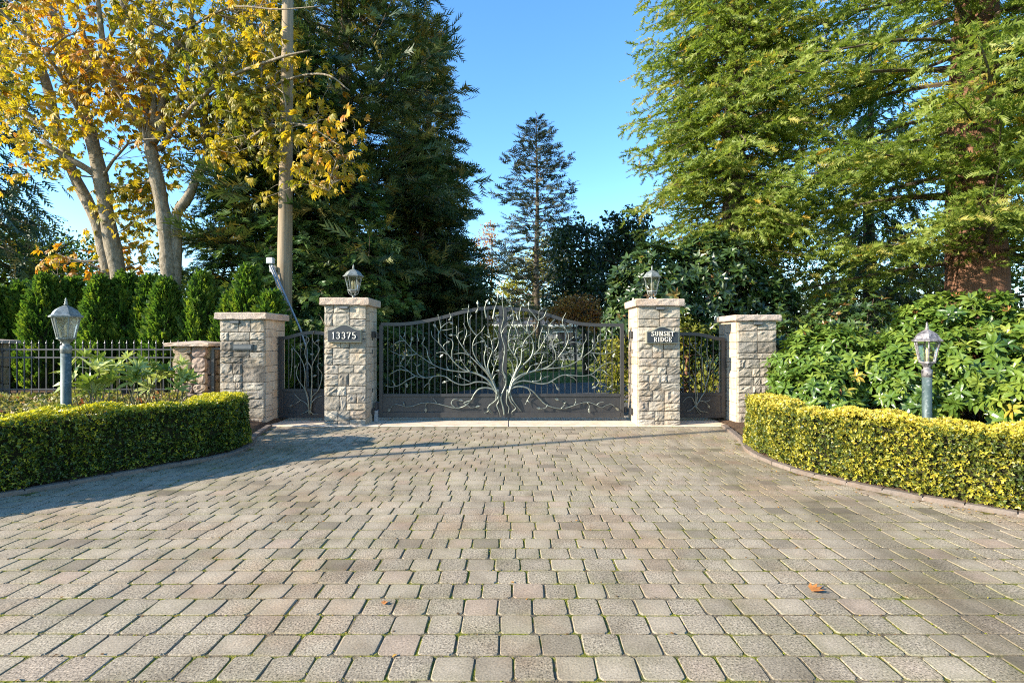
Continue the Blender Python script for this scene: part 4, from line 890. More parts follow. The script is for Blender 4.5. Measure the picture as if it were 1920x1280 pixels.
# ------------------------------------------------------------------ foliage templates (forward +x, up +z)
def folded_leaf(L, wd, n=2, droop=0.1, fold=0.25, shape=(0.0, 0.75, 1.0, 0.0)):
    xs = np.linspace(0, 1, len(shape)); V = []; q = []
    for x, s in zip(xs, shape):
        z = -droop * L * x * x
        V += [(x * L, s * wd / 2, z + fold * s * wd / 2), (x * L, 0, z), (x * L, -s * wd / 2, z + fold * s * wd / 2)]
    for k in range(len(shape) - 1):
        a = k * 3; q += [(a, a + 1, a + 4, a + 3), (a + 1, a + 2, a + 5, a + 4)]
    return np.array(V), q
def combine(items):
    V, Q, T, n = [], [], [], 0
    for v, q, t in items:
        V.append(v); Q += [tuple(i + n for i in f) for f in q]; T += [tuple(i + n for i in f) for f in t]; n += len(v)
    return np.concatenate(V), Q, T
def rotz(v, a): c, s = math.cos(a), math.sin(a); return np.stack([v[:, 0] * c - v[:, 1] * s, v[:, 0] * s + v[:, 1] * c, v[:, 2]], -1)
def roty(v, a): c, s = math.cos(a), math.sin(a); return np.stack([v[:, 0] * c + v[:, 2] * s, v[:, 1], -v[:, 0] * s + v[:, 2] * c], -1)

def needle_spray(nm=8, side=4, nl=0.17, wd=0.05, up=True, seed=1):
    r = np.random.default_rng(seed); tris = []; V = []
    def twig(o, d, L, n, nl):
        d = np.array(d, float); d /= np.linalg.norm(d); s = np.cross([0, 0, 1], d); s /= np.linalg.norm(s)
        for i in range(n):
            p = o + d * L * (i + 0.3) / n
            for k, sg in enumerate((1, -1) + ((0,) if up else ())):
                tip = p + d * nl * 0.8 + s * sg * nl * 0.85 + np.array([0, 0, 1]) * (nl * (0.9 if sg == 0 else 0.15) + r.normal(0, 0.02))
                b = d * wd * 0.5 if sg else s * wd * 0.5
                n0 = len(V); V.extend([p - b, p + b, tip]); tris.append((n0, n0 + 1, n0 + 2))
        n0 = len(V); V.extend([o + d * L - s * wd * .5, o + d * L + s * wd * .5, o + d * (L + nl)]); tris.append((n0, n0 + 1, n0 + 2))
    twig(np.zeros(3), (1, 0, 0), 0.9, nm, nl)
    for k in range(side):
        x = 0.15 + 0.5 * k / max(1, side - 1); sg = 1 if k % 2 else -1
        twig(np.array([x, 0, 0]), (0.8, sg * 0.75, -0.05), 0.42 - 0.2 * x, max(3, nm // 2), nl * 0.9)
    return np.array(V), [], tris
def brush(side, w, sl, spikes, seed=1):
    """Needle-clothed twig with side twigs: tapered ribbons plus a few free needles at the edges."""
    r = np.random.default_rng(seed); V, Q, T = [], [], []
    def rib(o, d, L, w):
        d = np.array(d, float); d /= np.linalg.norm(d); s_ = np.cross([0, 0, 1.0], d); s_ /= np.linalg.norm(s_); n = len(V)
        V.extend([o, o + d * L * .45 + s_ * w * .5 + [0, 0, .02], o + d * L, o + d * L * .45 - s_ * w * .5 + [0, 0, -.02]]); Q.append((n, n + 1, n + 2, n + 3)); return d, s_
    def spk(o, d, s_, L):
        n = len(V); V.extend([o, o + d * .05, o + d * L * .6 + s_ * L]); T.append((n, n + 1, n + 2))
    rib(np.zeros(3), (1, 0, 0), 1.0, w)
    for k in range(side):
        x = 0.05 + 0.65 * k / max(1, side - 1); sg = 1 if k % 2 else -1; L = sl * (1.1 - .65 * x) * r.uniform(.8, 1.15)
        o = np.array([x, 0, 0.0]); d, s_ = rib(o, (.72, sg * r.uniform(.55, .95), r.uniform(-.25, .15)), L, w * .92)
        for q in range(spikes): spk(o + d * L * r.uniform(.3, .9), d, s_ * (1 if r.random() < .5 else -1) + np.array([0, 0, r.uniform(-.3, .8)]), .085)
    return np.array(V, float), Q, T
def tuft(n, L0, L1, w, ang, lift, seed, x1=0.85):
    """Twig set with slim pointed side twigs, all round, shorter towards the tip."""
    r = np.random.default_rng(seed); V = [(0, -w * .3, 0), (0, w * .3, 0), (1.0, 0, 0)]; T = [(0, 1, 2)]
    for k in range(n):
        x = x1 * k / max(1, n - 1); L = (L0 + (L1 - L0) * k / max(1, n - 1)) * r.uniform(.8, 1.2); sg = 1 if k % 2 else -1
        a = ang * r.uniform(.75, 1.25); e = r.uniform(-.25, 1.0) * lift
        d = np.array([math.cos(a), sg * math.sin(a) * math.cos(e), math.sin(a) * math.sin(e)]); s_ = np.cross(d, [r.normal(0, .3), 0, 1.0]); s_ /= np.linalg.norm(s_)
        o = np.array([x, 0, 0]); m = len(V); V += [tuple(o - s_ * w * .5 - d * .02), tuple(o + s_ * w * .5 + d * .02), tuple(o + d * L)]; T.append((m, m + 1, m + 2))
    return np.array(V, float), [], T
FIR = tuft(15, .36, .26, .125, 1.0, 1.2, 1, .92)
FIR_FAR = tuft(8, .55, .30, .15, .8, .6, 2)
PINE = tuft(10, .55, .40, .11, .65, 1.2, 3, .95)
CEDAR = tuft(10, .55, .22, .15, .75, .25, 4)
def frond(lobes=5, droop=0.5, seed=1, wid=0.12, spread=0.7):
    r = np.random.default_rng(seed); V = []; q = []
    def bl(o, d, L, w):
        d = np.array(d); d /= np.linalg.norm(d); s = np.cross([0, 0, 1.0], d); s /= np.linalg.norm(s) + 1e-6; n = len(V)
        V.extend([o, o + d * L * .5 + s * w, o + d * L + np.array([0, 0, -0.12 * L]), o + d * L * .5 - s * w]); q.append((n, n + 1, n + 2, n + 3))
    for k in range(lobes):
        x = k / lobes; o = np.array([x, 0, -droop * x * x])
        for sg in (1, -1):
            bl(o, (0.75, sg * spread, -0.25 - droop * x), 0.42 * (1.1 - x * 0.75), wid * 0.55)
    bl(np.array([0.7, 0, -droop * .5]), (1, 0, -droop), 0.42, wid * .5)
    bl(np.array([0.0, 0, 0]), (1, 0, -droop * .4), 0.8, wid * .3)
    return np.array(V), q, []
THUJA = frond(3, 0.05, 2, 0.28, 0.8)
def whorl(n, L, wd, tilt, droop, seed, shape=(0.25, 0.85, 1.0, 0.0), inner=0):
    r = np.random.default_rng(seed); it = []
    for k in range(n):
        v, q = folded_leaf(L * r.uniform(0.8, 1.1), wd * r.uniform(0.85, 1.1), 3, droop, 0.22, shape)
        v = v + np.array([0.02, 0, 0]); v = roty(v, -(tilt + r.normal(0, 0.2))); v = rotz(v, 2 * math.pi * k / n + r.normal(0, 0.15)); it.append((v, q, []))
    for k in range(inner):
        v, q = folded_leaf(L * 0.7, wd * 0.8, 3, droop * .5, 0.3, shape); v = roty(v, -(tilt + 0.7)); v = rotz(v, 2.1 * k + 0.4); it.append((v, q, []))
    V, Q, T = combine(it)
    return V[:, [2, 1, 0]] * np.array([1, 1, -1]), Q, T          # axis of the whorl along +x
RHODO = [whorl(9, 1, 0.34, 0.15, 0.35, s, inner=2) for s in (1, 2, 3)]
RHODO_UP = [whorl(8, 1, 0.27, 0.60, 0.15, s, inner=3) for s in (4, 5)]
MAGN = [whorl(6, 1, 0.40, 0.45, 0.15, s, (0.35, 1.0, 0.0), inner=1) for s in (6, 7)]
def palmate(seed):
    r = np.random.default_rng(seed); it = []
    for k in range(6):
        a = (k - 2.5) * 0.52; L = 1.0 - 0.10 * abs(k - 2.5)
        v, q = folded_leaf(L, 0.42 * L, 3, 0.35 + r.uniform(0, .3), 0.2, (0.12, 1.0, 0.0)); it.append((rotz(v, a + r.normal(0, .06)), q, []))
    return combine(it)
PALM = [palmate(s) for s in (1, 2, 3)]
_v, _q = folded_leaf(1, 0.55, 3, 0.2, 0.2, (0.0, 1.0, 0.0)); LEAF = (_v, _q, [])
BOXL = (np.array([(0, 0, 0), (0.5, 0.30, 0.05), (1, 0, 0.0), (0.5, -0.30, 0.05)]), [(0, 1, 2, 3)], [])
SPRIG = combine([(rotz(roty(BOXL[0], -t), a) + np.array([x, 0, 0]), BOXL[1], []) for a, t, x in ((0.7, .3, 0), (-0.7, .3, 0.1), (2.4, .5, .2))])

# ------------------------------------------------------------------ clipped hedges
def hedge(label, path, side, L0, top, wid, mat, tcol, n_leaf, front_tint):
    p = resample(path, 0.05); t, nrm = tangent_normal(p, side); c = p + nrm * (0.075 + wid / 2); n = len(c)
    mid = c[n // 2]; root = thing('clipped_hedge', label, 'hedge', (mid[0], mid[1], 0), 'clipped hedges along the drive'); o = np.array([mid[0], mid[1], 0])
    # leafy skin on a rounded-rectangle section with rounded end
    s = RNG.random(n_leaf); ii = RNG.integers(0, n, n_leaf)
    per = RNG.random(n_leaf); H_ = top; z0 = 0.05
    hw = wid / 2; tot = (H_ - z0) * 2 + wid; u = per * tot
    off = np.where(u < H_ - z0, -hw, np.where(u < H_ - z0 + wid, u - (H_ - z0) - hw, hw))
    z = np.where(u < H_ - z0, z0 + u, np.where(u < H_ - z0 + wid, H_, H_ - (u - (H_ - z0) - wid)))
    N = np.where((u >= H_ - z0) & (u < H_ - z0 + wid), 1, 0)
    rc = 0.09                                                        # round the top edges
    ex = np.clip(np.abs(off) - (hw - rc), 0, None); ez = np.clip(z - (H_ - rc), 0, None); rr = np.hypot(ex, ez) + 1e-6
    over = np.clip(rr - rc, 0, None) * (ex > 0) * (ez > 0)
    off = off - np.sign(off) * ex / rr * over; z = z - ez / rr * over
    lump = 0.022 * np.sin(ii * 0.21 + z * 7) + 0.02 * np.sin(ii * 0.63 + off * 9) + 0.015 * np.sin(ii * 0.11 + 2)
    dep = np.abs(RNG.normal(0, 0.028, n_leaf)) - 0.012 - lump
    nd = np.where((N == 1)[:, None], np.array([0, 0, 1.0]), np.c_[nrm[ii] * np.sign(off)[:, None], np.zeros(n_leaf)])
    pos = np.c_[c[ii] + nrm[ii] * off[:, None] + t[ii] * RNG.uniform(-.03, .03, n_leaf)[:, None], z] - nd * dep[:, None]
    # round the near-gate end of the hedge
    endk = np.clip((8 - ii) * 0.05, 0, None)
    shr = np.sqrt(np.clip(1 - (endk / 0.4) ** 2, 0.02, 1)); pos[:, :2] = c[ii] + (pos[:, :2] - c[ii]) * np.where(ii < 8, shr, 1)[:, None]
    # extra leaves closing the end
    ne = n_leaf // 40; ez_ = RNG.uniform(z0, H_, ne); eo = RNG.uniform(-1, 1, ne) * hw
    epos = np.c_[c[0] + nrm[0] * eo[:, None] + t[0] * (np.sqrt(np.clip(1 - (eo / hw) ** 2, 0, 1)) * -0.06 + RNG.normal(0, .02, ne))[:, None], ez_]
    end_n = np.tile(np.r_[-t[0], 0.0], (ne, 1)); pos = np.concatenate([pos, epos]); nd = np.concatenate([nd, end_n]); dep = np.concatenate([dep, np.zeros(ne)]); N = np.concatenate([N, np.zeros(ne, int)])
    m = len(pos)
    fwd = norm(nd * 0.75 + RNG.normal(0, 0.62, (m, 3)) + np.array([0, 0, 0.25])); upv = norm(nd + RNG.normal(0, .5, (m, 3)))
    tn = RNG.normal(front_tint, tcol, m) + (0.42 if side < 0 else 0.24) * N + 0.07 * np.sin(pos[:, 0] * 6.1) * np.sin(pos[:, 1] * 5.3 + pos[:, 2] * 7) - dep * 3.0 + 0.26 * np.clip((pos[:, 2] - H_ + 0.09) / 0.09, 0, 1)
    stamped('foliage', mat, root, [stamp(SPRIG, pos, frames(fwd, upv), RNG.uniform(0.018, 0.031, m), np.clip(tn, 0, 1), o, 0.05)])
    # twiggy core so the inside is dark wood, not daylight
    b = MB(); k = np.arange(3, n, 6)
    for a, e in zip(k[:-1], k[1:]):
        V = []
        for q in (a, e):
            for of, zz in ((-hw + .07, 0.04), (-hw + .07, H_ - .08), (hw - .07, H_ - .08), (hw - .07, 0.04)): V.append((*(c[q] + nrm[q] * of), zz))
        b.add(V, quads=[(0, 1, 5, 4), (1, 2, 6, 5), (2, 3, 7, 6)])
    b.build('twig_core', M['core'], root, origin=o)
# The paths start at the gate end and run out of frame towards the viewer's sides.
hl = KERB_L[(KERB_L[:, 1] < 7.15) & (KERB_L[:, 1] > 2.4)]; hr = KERB_R[(KERB_R[:, 1] < 7.25) & (KERB_R[:, 1] > 2.6)]
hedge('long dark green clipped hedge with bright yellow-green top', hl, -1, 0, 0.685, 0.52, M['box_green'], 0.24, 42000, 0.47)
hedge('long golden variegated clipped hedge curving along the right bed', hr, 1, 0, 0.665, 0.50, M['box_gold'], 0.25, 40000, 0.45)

# ------------------------------------------------------------------ shrubs
def ellips_pts(n, c, r, inner=0.72, zmin=-0.35):
    d = rand_dirs(n * 2); d = d[d[:, 2] > zmin][:n]
    k = RNG.uniform(inner, 1.03, len(d)) ** 1.0
    return np.asarray(c) + d * np.asarray(r) * k[:, None], norm(d / np.asarray(r))
def whorl_bush(name, label, cat, lobes, tm, mat, size, dens, base_z, group=None, tint=(0.5, 0.22), upb=0.55, stem_mat='twig_dark', buds=0, fan=0.35):
    C = np.mean([l[0] for l in lobes], axis=0); o = np.array([C[0], C[1], base_z]); root = thing(name, label, cat, tuple(o), group)
    Ps, Ns = [], []
    for c, r in lobes:
        area = (r[0] * r[1] * r[2]) ** (2 / 3.0) * 9
        p, nn = ellips_pts(int(area * dens), c, r); Ps.append(p); Ns.append(nn)
    p, nn = np.concatenate(Ps), np.concatenate(Ns); k = p[:, 2] > base_z + 0.03; p, nn = p[k], nn[k]; m = len(p)
    fwd = norm(nn + np.array([0, 0, upb]) + RNG.normal(0, fan, (m, 3))); ref = rand_dirs(m)
    sel = RNG.integers(0, len(tm), m); lumps = RNG.normal(0, tint[1], m)
    parts = []
    for s in range(len(tm)):
        q = sel == s
        parts.append(stamp(tm[s], p[q], frames(fwd[q], ref[q]), RNG.uniform(0.8, 1.15, q.sum()) * size, np.clip(tint[0] + lumps[q], 0, 1), o, 0.06))
    stamped('foliage', mat, root, parts)
    b = MB()
    for i in RNG.choice(m, min(m, 70), replace=False):
        e = p[i] - fwd[i] * size * 0.1; s0 = np.array([C[0] + RNG.normal(0, .12), C[1] + RNG.normal(0, .12), base_z - 0.05]); md = s0 * 0.45 + e * 0.55 + np.array([0, 0, -0.12])
        b.tube(spline([s0, md, e], 7), np.linspace(0.014, 0.005, 7), 4, False)
    b.build('stem', M[stem_mat], root, origin=o).__setitem__('kind', 'stuff')
    if buds:
        i = RNG.choice(m, buds, replace=False); n_ = NT('rust_seed_head') if 'bud' not in M else None
        if n_: M['bud'] = n_.done(n_.principled((0.34, 0.13, 0.045), 0.8))
        bb = MB()
        for k in i:
            for _ in range(6):
                dr = norm(fwd[k] + RNG.normal(0, .5, 3)); bb.tube([p[k], p[k] + dr * 0.06, p[k] + dr * 0.085], [0.003, 0.007, 0.003], 4, False)
        tag(bb.build('seed_head', M['bud'], root, origin=o), kind='stuff')
    return root
whorl_bush('rhododendron_bush', 'dense green rhododendron behind the low stone pillar end of the golden hedge', 'bush', [((4.95, 7.9, 0.85), (0.95, 0.8, 0.78)), ((5.6, 7.2, 0.70), (0.8, 0.65, 0.80)), ((4.35, 7.35, 0.6), (0.55, 0.55, 0.50))], RHODO, M['rhodo'], 0.135, 74, 0.12, 'rhododendrons in the right bed', (0.42, 0.2), buds=10)
whorl_bush('rhododendron_bush', 'tallest broad-leaved rhododendron behind the flaking lamp post at the fir trunk', 'bush', [((7.0, 7.9, 1.15), (1.25, 0.95, 1.0)), ((6.45, 6.9, 0.8), (0.95, 0.7, 0.8)), ((7.6, 6.9, 0.95), (1.0, 0.8, 1.0))], RHODO, M['rhodo'], 0.146, 56, 0.15, 'rhododendrons in the right bed', (0.50, 0.22), buds=26)
whorl_bush('rhododendron_bush', 'pale large-leaved rhododendron leaning over the hedge at the right edge', 'bush', [((6.35, 5.75, 0.6), (0.85, 0.6, 0.62)), ((7.4, 5.6, 0.8), (0.9, 0.7, 0.85)), ((8.6, 6.6, 1.0), (1.0, 0.9, 1.0))], RHODO, M['rhodo'], 0.145, 60, 0.12, 'rhododendrons in the right bed', (0.56, 0.22), buds=14)
whorl_bush('leggy_shrub', 'dark leggy shrub with thin branches at the back of the right bed', 'bush', [((6.6, 9.9, 1.45), (1.0, 0.8, 0.85)), ((8.0, 9.6, 1.3), (0.9, 0.7, 0.7)), ((5.5, 10.0, 1.2), (0.7, 0.6, 0.7))], MAGN, M['magnolia'], 0.13, 45, 0.2, None, (0.6, 0.25))
for lab, c, r, tn in (('small pale rhododendron just right of the green lamp post', P(165, 705, 6.9), (0.26, 0.24, 0.26), 0.5), ('silvery upright rhododendron in the middle of the left bed', P(245, 708, 7.3), (0.36, 0.30, 0.27), 0.62), ('drooping large-leaved rhododendron in front of the fieldstone pier', P(315, 715, 7.6), (0.34, 0.3, 0.28), 0.5), ('low rhododendron at the hedge top between lamp post and pier', P(205, 732, 6.7), (0.36, 0.26, 0.18), 0.45)):
    whorl_bush('young_rhododendron', lab, 'bush', [(c, r)], RHODO_UP, M['rhodo_pale'], 0.215, 15, 0.15, 'young rhododendrons in the left bed', (tn, 0.2), 1.1, 'stem_green')
# variegated ground cover in the left bed
n = 5200; gx = RNG.uniform(-8.6, -4.6, n); gy = RNG.uniform(5.6, 9.2, n); k = gx < edge_x(KERB_L, gy) - 0.75; gx, gy = gx[k], gy[k]
gz = bed_height(np.abs(gx), gy, -1) + RNG.uniform(0.02, 0.22, len(gx)) * (0.6 + 0.4 * np.sin(gx * 4) * np.sin(gy * 3))
fwd = norm(RNG.normal(0, 0.8, (len(gx), 3)) + np.array([0, 0, .5]))
gc = stamped('ground_cover', M['cover'], None, [stamp(SPRIG, np.c_[gx, gy, gz], frames(fwd, rand_dirs(len(gx))), RNG.uniform(.04, .075, len(gx)), np.clip(RNG.normal(.5, .25, len(gx)), 0, 1))]); tag(gc, kind='stuff')

# arborvitae row: three builds, then copies
def thuja(H_, R_, seed, n=1700):
    global RNG
    old = RNG; RNG = np.random.default_rng(seed); 
    t = RNG.random(n) ** 0.8; z = 0.1 + t * (H_ - 0.1); a = RNG.uniform(0, 2 * math.pi, n)
    prof = R_ * np.clip(1 - t ** 2.2, 0, 1) ** 0.75 * (0.82 + 0.18 * np.minimum(1, t * 5)) * (1 + 0.10 * np.sin(a * 5 + t * 9) + 0.07 * np.sin(a * 9 - t * 17))
    r = prof * RNG.uniform(0.80, 1.03, n)
    pos = np.c_[r * np.cos(a), r * np.sin(a), z]
    fwd = norm(np.c_[np.cos(a), np.sin(a), np.full(n, 1.15)] + RNG.normal(0, .28, (n, 3))); side = np.c_[-np.sin(a), np.cos(a), np.zeros(n)]
    upv = norm(np.c_[np.cos(a), np.sin(a), np.zeros(n)] * RNG.normal(0, 1, n)[:, None] + side * RNG.normal(0, 1, n)[:, None])
    tn = np.clip(RNG.normal(.45, .17, n) + 0.14 * np.sin(a * 4 + z * 6) + 0.12 * (r / (prof + 1e-3) - .9) * 6, 0, 1)
    V, Q, T, ti = stamp(THUJA, pos, frames(fwd, upv), RNG.uniform(.125, .205, n), tn, (0, 0, 0), .05)
    RNG = old
    core = MB(); core.lathe([(R_ * .72, .05), (R_ * .72, H_ * .45), (R_ * .5, H_ * .75), (R_ * .1, H_ * .95)], 10)
    return raw_mesh('foliage', V, Q, T, None, M['thuja'], False, ti), core.mesh('twig_core', M['core'])
TH = [thuja(2.35, 0.40, 5), thuja(2.3, 0.36, 6), thuja(2.4, 0.43, 9)]
rows = [(-8, 545, 11.0, 'leftmost dark arborvitae at the edge of the row'), (40, 532, 11.2, 'arborvitae column just left of the green lamp post'), (86, 528, 11.0, 'arborvitae standing directly above the green lantern'),
        (138, 530, 11.3, 'shaded arborvitae just right of the green lantern'), (188, 522, 10.9, 'broad arborvitae in front of the leaning twin trunks'), (238, 523, 11.2, 'slim dark arborvitae right of the twin trunks'),
        (280, 527, 11.2, 'arborvitae left of the forked chestnut trunk'), (311, 526, 10.6, 'bright pointed arborvitae in front of the forked chestnut trunk'), (379, 523, 10.7, 'isolated pointed arborvitae behind the barred panel'),
        (466, 510, 10.7, 'tallest arborvitae peeking over the stained pillar'), (508, 548, 10.5, 'short arborvitae beside the leaning galvanised pole'), (436, 560, 10.6, 'small arborvitae over the left end of the stained pillar cap'), (-60, 540, 11.1, 'arborvitae outside the left end of the row')]
for k, (px, py, d, lab) in enumerate(rows):
    top = P(px, py, d); fol, core = TH[k % 3]; zb = 0.28; sc = (top[2] - zb) / 2.35
    root = thing('arborvitae', lab, 'conifer shrub', (top[0], top[1], zb), 'arborvitae row behind the fence', RNG.uniform(0, 6)); w = RNG.uniform(.9, 1.12)
    root.scale = (w, w, sc)
    link('foliage', fol, root); link('twig_core', core, root)

# ------------------------------------------------------------------ conifers
def conifer(name, label, x, y, H_, z0, R, prof, bdz, rise, droop, tmpl, mat, spray, spacing, tint, trunk_r, bark, cat='tree', group=None, seed=1, bl_len=0.36, hang=0.0, lean=0.0, flat=0.0, keep=None, gap=0.0, limb='twig_dark', up_tip=0.15, N=6000, Lv=(.72, 1.12), short=0.0, wild=.22):
    """Trunk, drooping whorled limbs, side twigs, needle sprays all along them."""
    r = np.random.default_rng(seed); o = np.array([x, y, 0.0]); root = thing(name, label, cat, tuple(o), group)
    zz = np.linspace(-0.2, H_, 14); flare = 1 + 0.35 * np.exp(-np.clip(zz, 0, None) / 0.5)
    MB().tube(np.c_[lean * zz / H_ + 0.03 * np.sin(zz * .8), 0.03 * np.cos(zz), zz], trunk_r * np.clip(1 - zz / H_, 0.03, 1) ** 0.8 * flare, 14).build('trunk', M[bark], root, smooth=True)
    lb = MB(); PP, FF, UU, TT, SS = [], [], [], [], []
    z = z0; az = r.uniform(0, 6)
    while z < H_ - 0.1:
        az += 2.39996 + r.normal(0, .25); f = (z - z0) / (H_ - z0)
        L = R * prof(f) * r.uniform(*Lv)
        if r.random() < short: L *= r.uniform(.22, .45)
        z += bdz * r.uniform(.6, 1.4) * (1.0 if f < .7 else .7)
        if L < 0.15 or r.random() < gap: continue
        dx, dy = math.cos(az), math.sin(az)
        if keep is not None and not keep(x + dx * L * .8, y + dy * L * .8, z): continue
        s = np.linspace(0, 1, 9); ri, dr = rise + r.normal(0, .17), droop * r.uniform(.7, 1.3)
        bx = np.c_[dx * L * s, dy * L * s, z + L * (ri * s - dr * s ** 2 + up_tip * s ** 4)]; bx[:, 0] += lean * z / H_
        side0 = np.array([-dy, dx, 0]); bx += side0 * (L * 0.06 * np.sin(s * 3 + r.uniform(0, 6)))[:, None] * s[:, None]
        lb.tube(bx[::2], np.linspace(0.010 + L * .0095, 0.004, 5), 4, False)
        btint = r.normal(0, .11); nb = max(4, int(L * .85 / spacing))
        for k in range(nb):
            t = 0.16 + 0.84 * (k + r.random()) / nb; i = min(7, int(t * 8)); w = t * 8 - i
            base = bx[i] * (1 - w) + bx[i + 1] * w; tan = norm(bx[i + 1] - bx[i])
            sg = 1 if k % 2 else -1; sd = side0 * sg
            l = L * bl_len * (1.15 - t) ** .8 * r.uniform(.6, 1.1) + spray * .6
            d = norm(tan * 0.75 + sd * r.uniform(.45, 1.0) + np.array([0, 0, r.normal(0, .12) - hang * .5]))
            ns = max(1, int(l / (spray * .42))); u = (np.arange(ns) + r.random(ns) * .6) / ns
            pts = base + d * (l * u)[:, None] + np.array([0, 0, -1.0]) * ((.10 + hang) * l * u ** 2)[:, None]
            sgn = np.where(np.arange(ns) % 2, 1, -1)[:, None]; sdir = np.cross([0, 0, 1.0], d)
            fw = norm(d + sdir * sgn * r.uniform(.1, .6 + 1.6 * wild, (ns, 1)) + np.c_[np.zeros(ns), np.zeros(ns), r.normal(-.05 - hang, wild, ns)])
            PP.append(pts); FF.append(fw); UU.append(norm(np.array([0, 0, 1.0]) + r.normal(0, .75 + flat, (ns, 3)))); TT.append(np.clip(tint[0] + btint + r.normal(0, tint[1], ns) + .10 * (t - .5), 0, .93)); SS.append(r.uniform(.75, 1.2, ns) * spray)
        PP.append(bx[-1:]); FF.append(norm(bx[-1:] - bx[-2:-1])); UU.append(np.array([[0, 0, 1.0]])); TT.append(np.array([tint[0]])); SS.append(np.array([spray]))
    pos = np.concatenate(PP); TT = np.concatenate(TT); FF = np.concatenate(FF); UU = np.concatenate(UU); SS = np.concatenate(SS); print(name, len(pos), N)
    if len(pos) > N:
        ix = r.choice(len(pos), N, replace=False); pos, TT, FF, UU, SS = pos[ix], TT[ix], FF[ix], UU[ix], SS[ix]
    odd = r.random(len(TT)) < tint[2]; TT[odd] = r.uniform(.95, 1, odd.sum())
    stamped('crown', mat, root, [stamp(tmpl, pos + o, frames(FF, UU), SS, TT, o)])
    tag(lb.build('limb', M[limb], root), kind='stuff')
    return len(pos) * (len(tmpl[1]) * 2 + len(tmpl[2]))
lin = lambda f: 1 - f
NTRI = 0
# the two sunlit firs on the right
barrel = lambda f: (0.80 + 0.2 * min(1, f * 6)) * (1 - f ** 2.2)
NTRI += conifer('douglas_fir', 'huge sunlit fir with a thick red-brown trunk behind the rhododendrons', 10.3, 11.4, 19, 3.0, 5.3, barrel, 0.040, 0.12, 0.36, FIR, M['fir'], 0.28, 0.20, (0.60, 0.15, 0.02), 0.62, 'bark_red', group=None, seed=4, N=30000, short=.33, wild=.45, hang=.14, keep=lambda X, Y, Z: (Y < 13.5 or abs(X - 10) > 2) and (Z < 12.5 or hash((round(X * 9), round(Z * 9))) % 4 == 0))
NTRI += conifer('douglas_fir', 'broad sunlit fir hanging over the name plaque pillar and magnolia', 5.75, 13.2, 20, 3.5, 2.65, barrel, 0.026, 0.10, 0.40, FIR, M['fir'], 0.27, 0.17, (0.62, 0.15, 0.02), 0.36, 'bark_dark', seed=11, N=27000, short=.10, wild=.45, Lv=(.62, 1.12), hang=.24, keep=lambda X, Y, Z: Z < 13.5 or hash((round(X * 9), round(Z * 9))) % 4 == 0)
NTRI += conifer('weeping_cedar', 'dark weeping conifer with hanging curtains seen through the gap under the firs', 11.6, 16.6, 12, 2.6, 2.7, lambda f: (1 - f) ** .8, 0.12, 0.05, 0.62, CEDAR, M['pine'], 0.34, 0.16, (0.72, .15, .03), 0.25, 'bark_dark', seed=15, N=2500, hang=.9)
# dark conifers on the left
NTRI += conifer('pine_tree', 'tallest dark pine rising out of frame right of the utility pole', -5.3, 16.2, 22, 2.4, 4.6, lambda f: (1 - f) ** .9, 0.062, 0.16, 0.30, PINE, M['pine'], 0.48, 0.20, (0.60, .26, .02), 0.34, 'bark_dark', seed=21, N=11000, Lv=(.6, 1.2), wild=.4, keep=lambda X, Y, Z: Z < 15 or hash((round(X * 9), round(Z * 9))) % 3 == 0)
NTRI += conifer('spruce_tree', 'dense dark spruce with a ragged outline left of the open sky', -3.35, 20.5, 14.6, 1.8, 3.1, lambda f: (1 - f) ** .78, 0.050, 0.10, 0.30, FIR_FAR, M['pine'], 0.46, 0.13, (0.68, .26, .02), 0.26, 'bark_dark', seed=23, N=10500, Lv=(.5, 1.15), wild=.35)
NTRI += conifer('spruce_tree', 'second dark spruce standing in front of the open sky, nearer the gate', -3.0, 17.0, 8.2, 0.9, 2.3, lambda f: (1 - f) ** .7, 0.042, 0.08, 0.30, FIR_FAR, M['pine'], 0.40, 0.12, (0.60, .24, .02), 0.2, 'bark_dark', seed=29, N=6000, Lv=(.55, 1.25), wild=.35)
full = lambda f: (1 - f ** 1.7) ** .8
NTRI += conifer('red_cedar', 'dark feathery cedar behind the isolated arborvitae', -7.1, 13.7, 8.4, 0.4, 2.0, full, 0.050, 0.10, 0.34, CEDAR, M['cedar'], 0.27, 0.10, (0.60, .22, .012), 0.22, 'bark_dark', group='red cedars behind the left pillars', seed=31, N=8500, hang=.35)
NTRI += conifer('red_cedar', 'tall dark cedar directly behind the utility pole', -5.4, 13.6, 9.6, 0.4, 2.0, full, 0.050, 0.10, 0.34, CEDAR, M['cedar'], 0.27, 0.10, (0.56, .22, .012), 0.22, 'bark_dark', group='red cedars behind the left pillars', seed=33, N=9000, hang=.35)
NTRI += conifer('red_cedar', 'smooth rounded dark cedar behind the 13375 pillar lantern', -4.15, 13.4, 6.3, 0.3, 1.75, full, 0.045, 0.10, 0.34, CEDAR, M['cedar'], 0.26, 0.10, (0.68, .2, .008), 0.2, 'bark_dark', group='red cedars behind the left pillars', seed=35, N=7000, hang=.35)
NTRI += conifer('hemlock_tree', 'dark drooping conifer cut by the left edge of the photo', -16.2, 15.4, 15, 3.6, 2.4, lambda f: (1 - f) ** .7, 0.08, 0.05, 0.5, FIR_FAR, M['pine'], 0.46, 0.25, (0.45, .17, .01), 0.25, 'bark_dark', seed=41, N=3000, hang=.6)
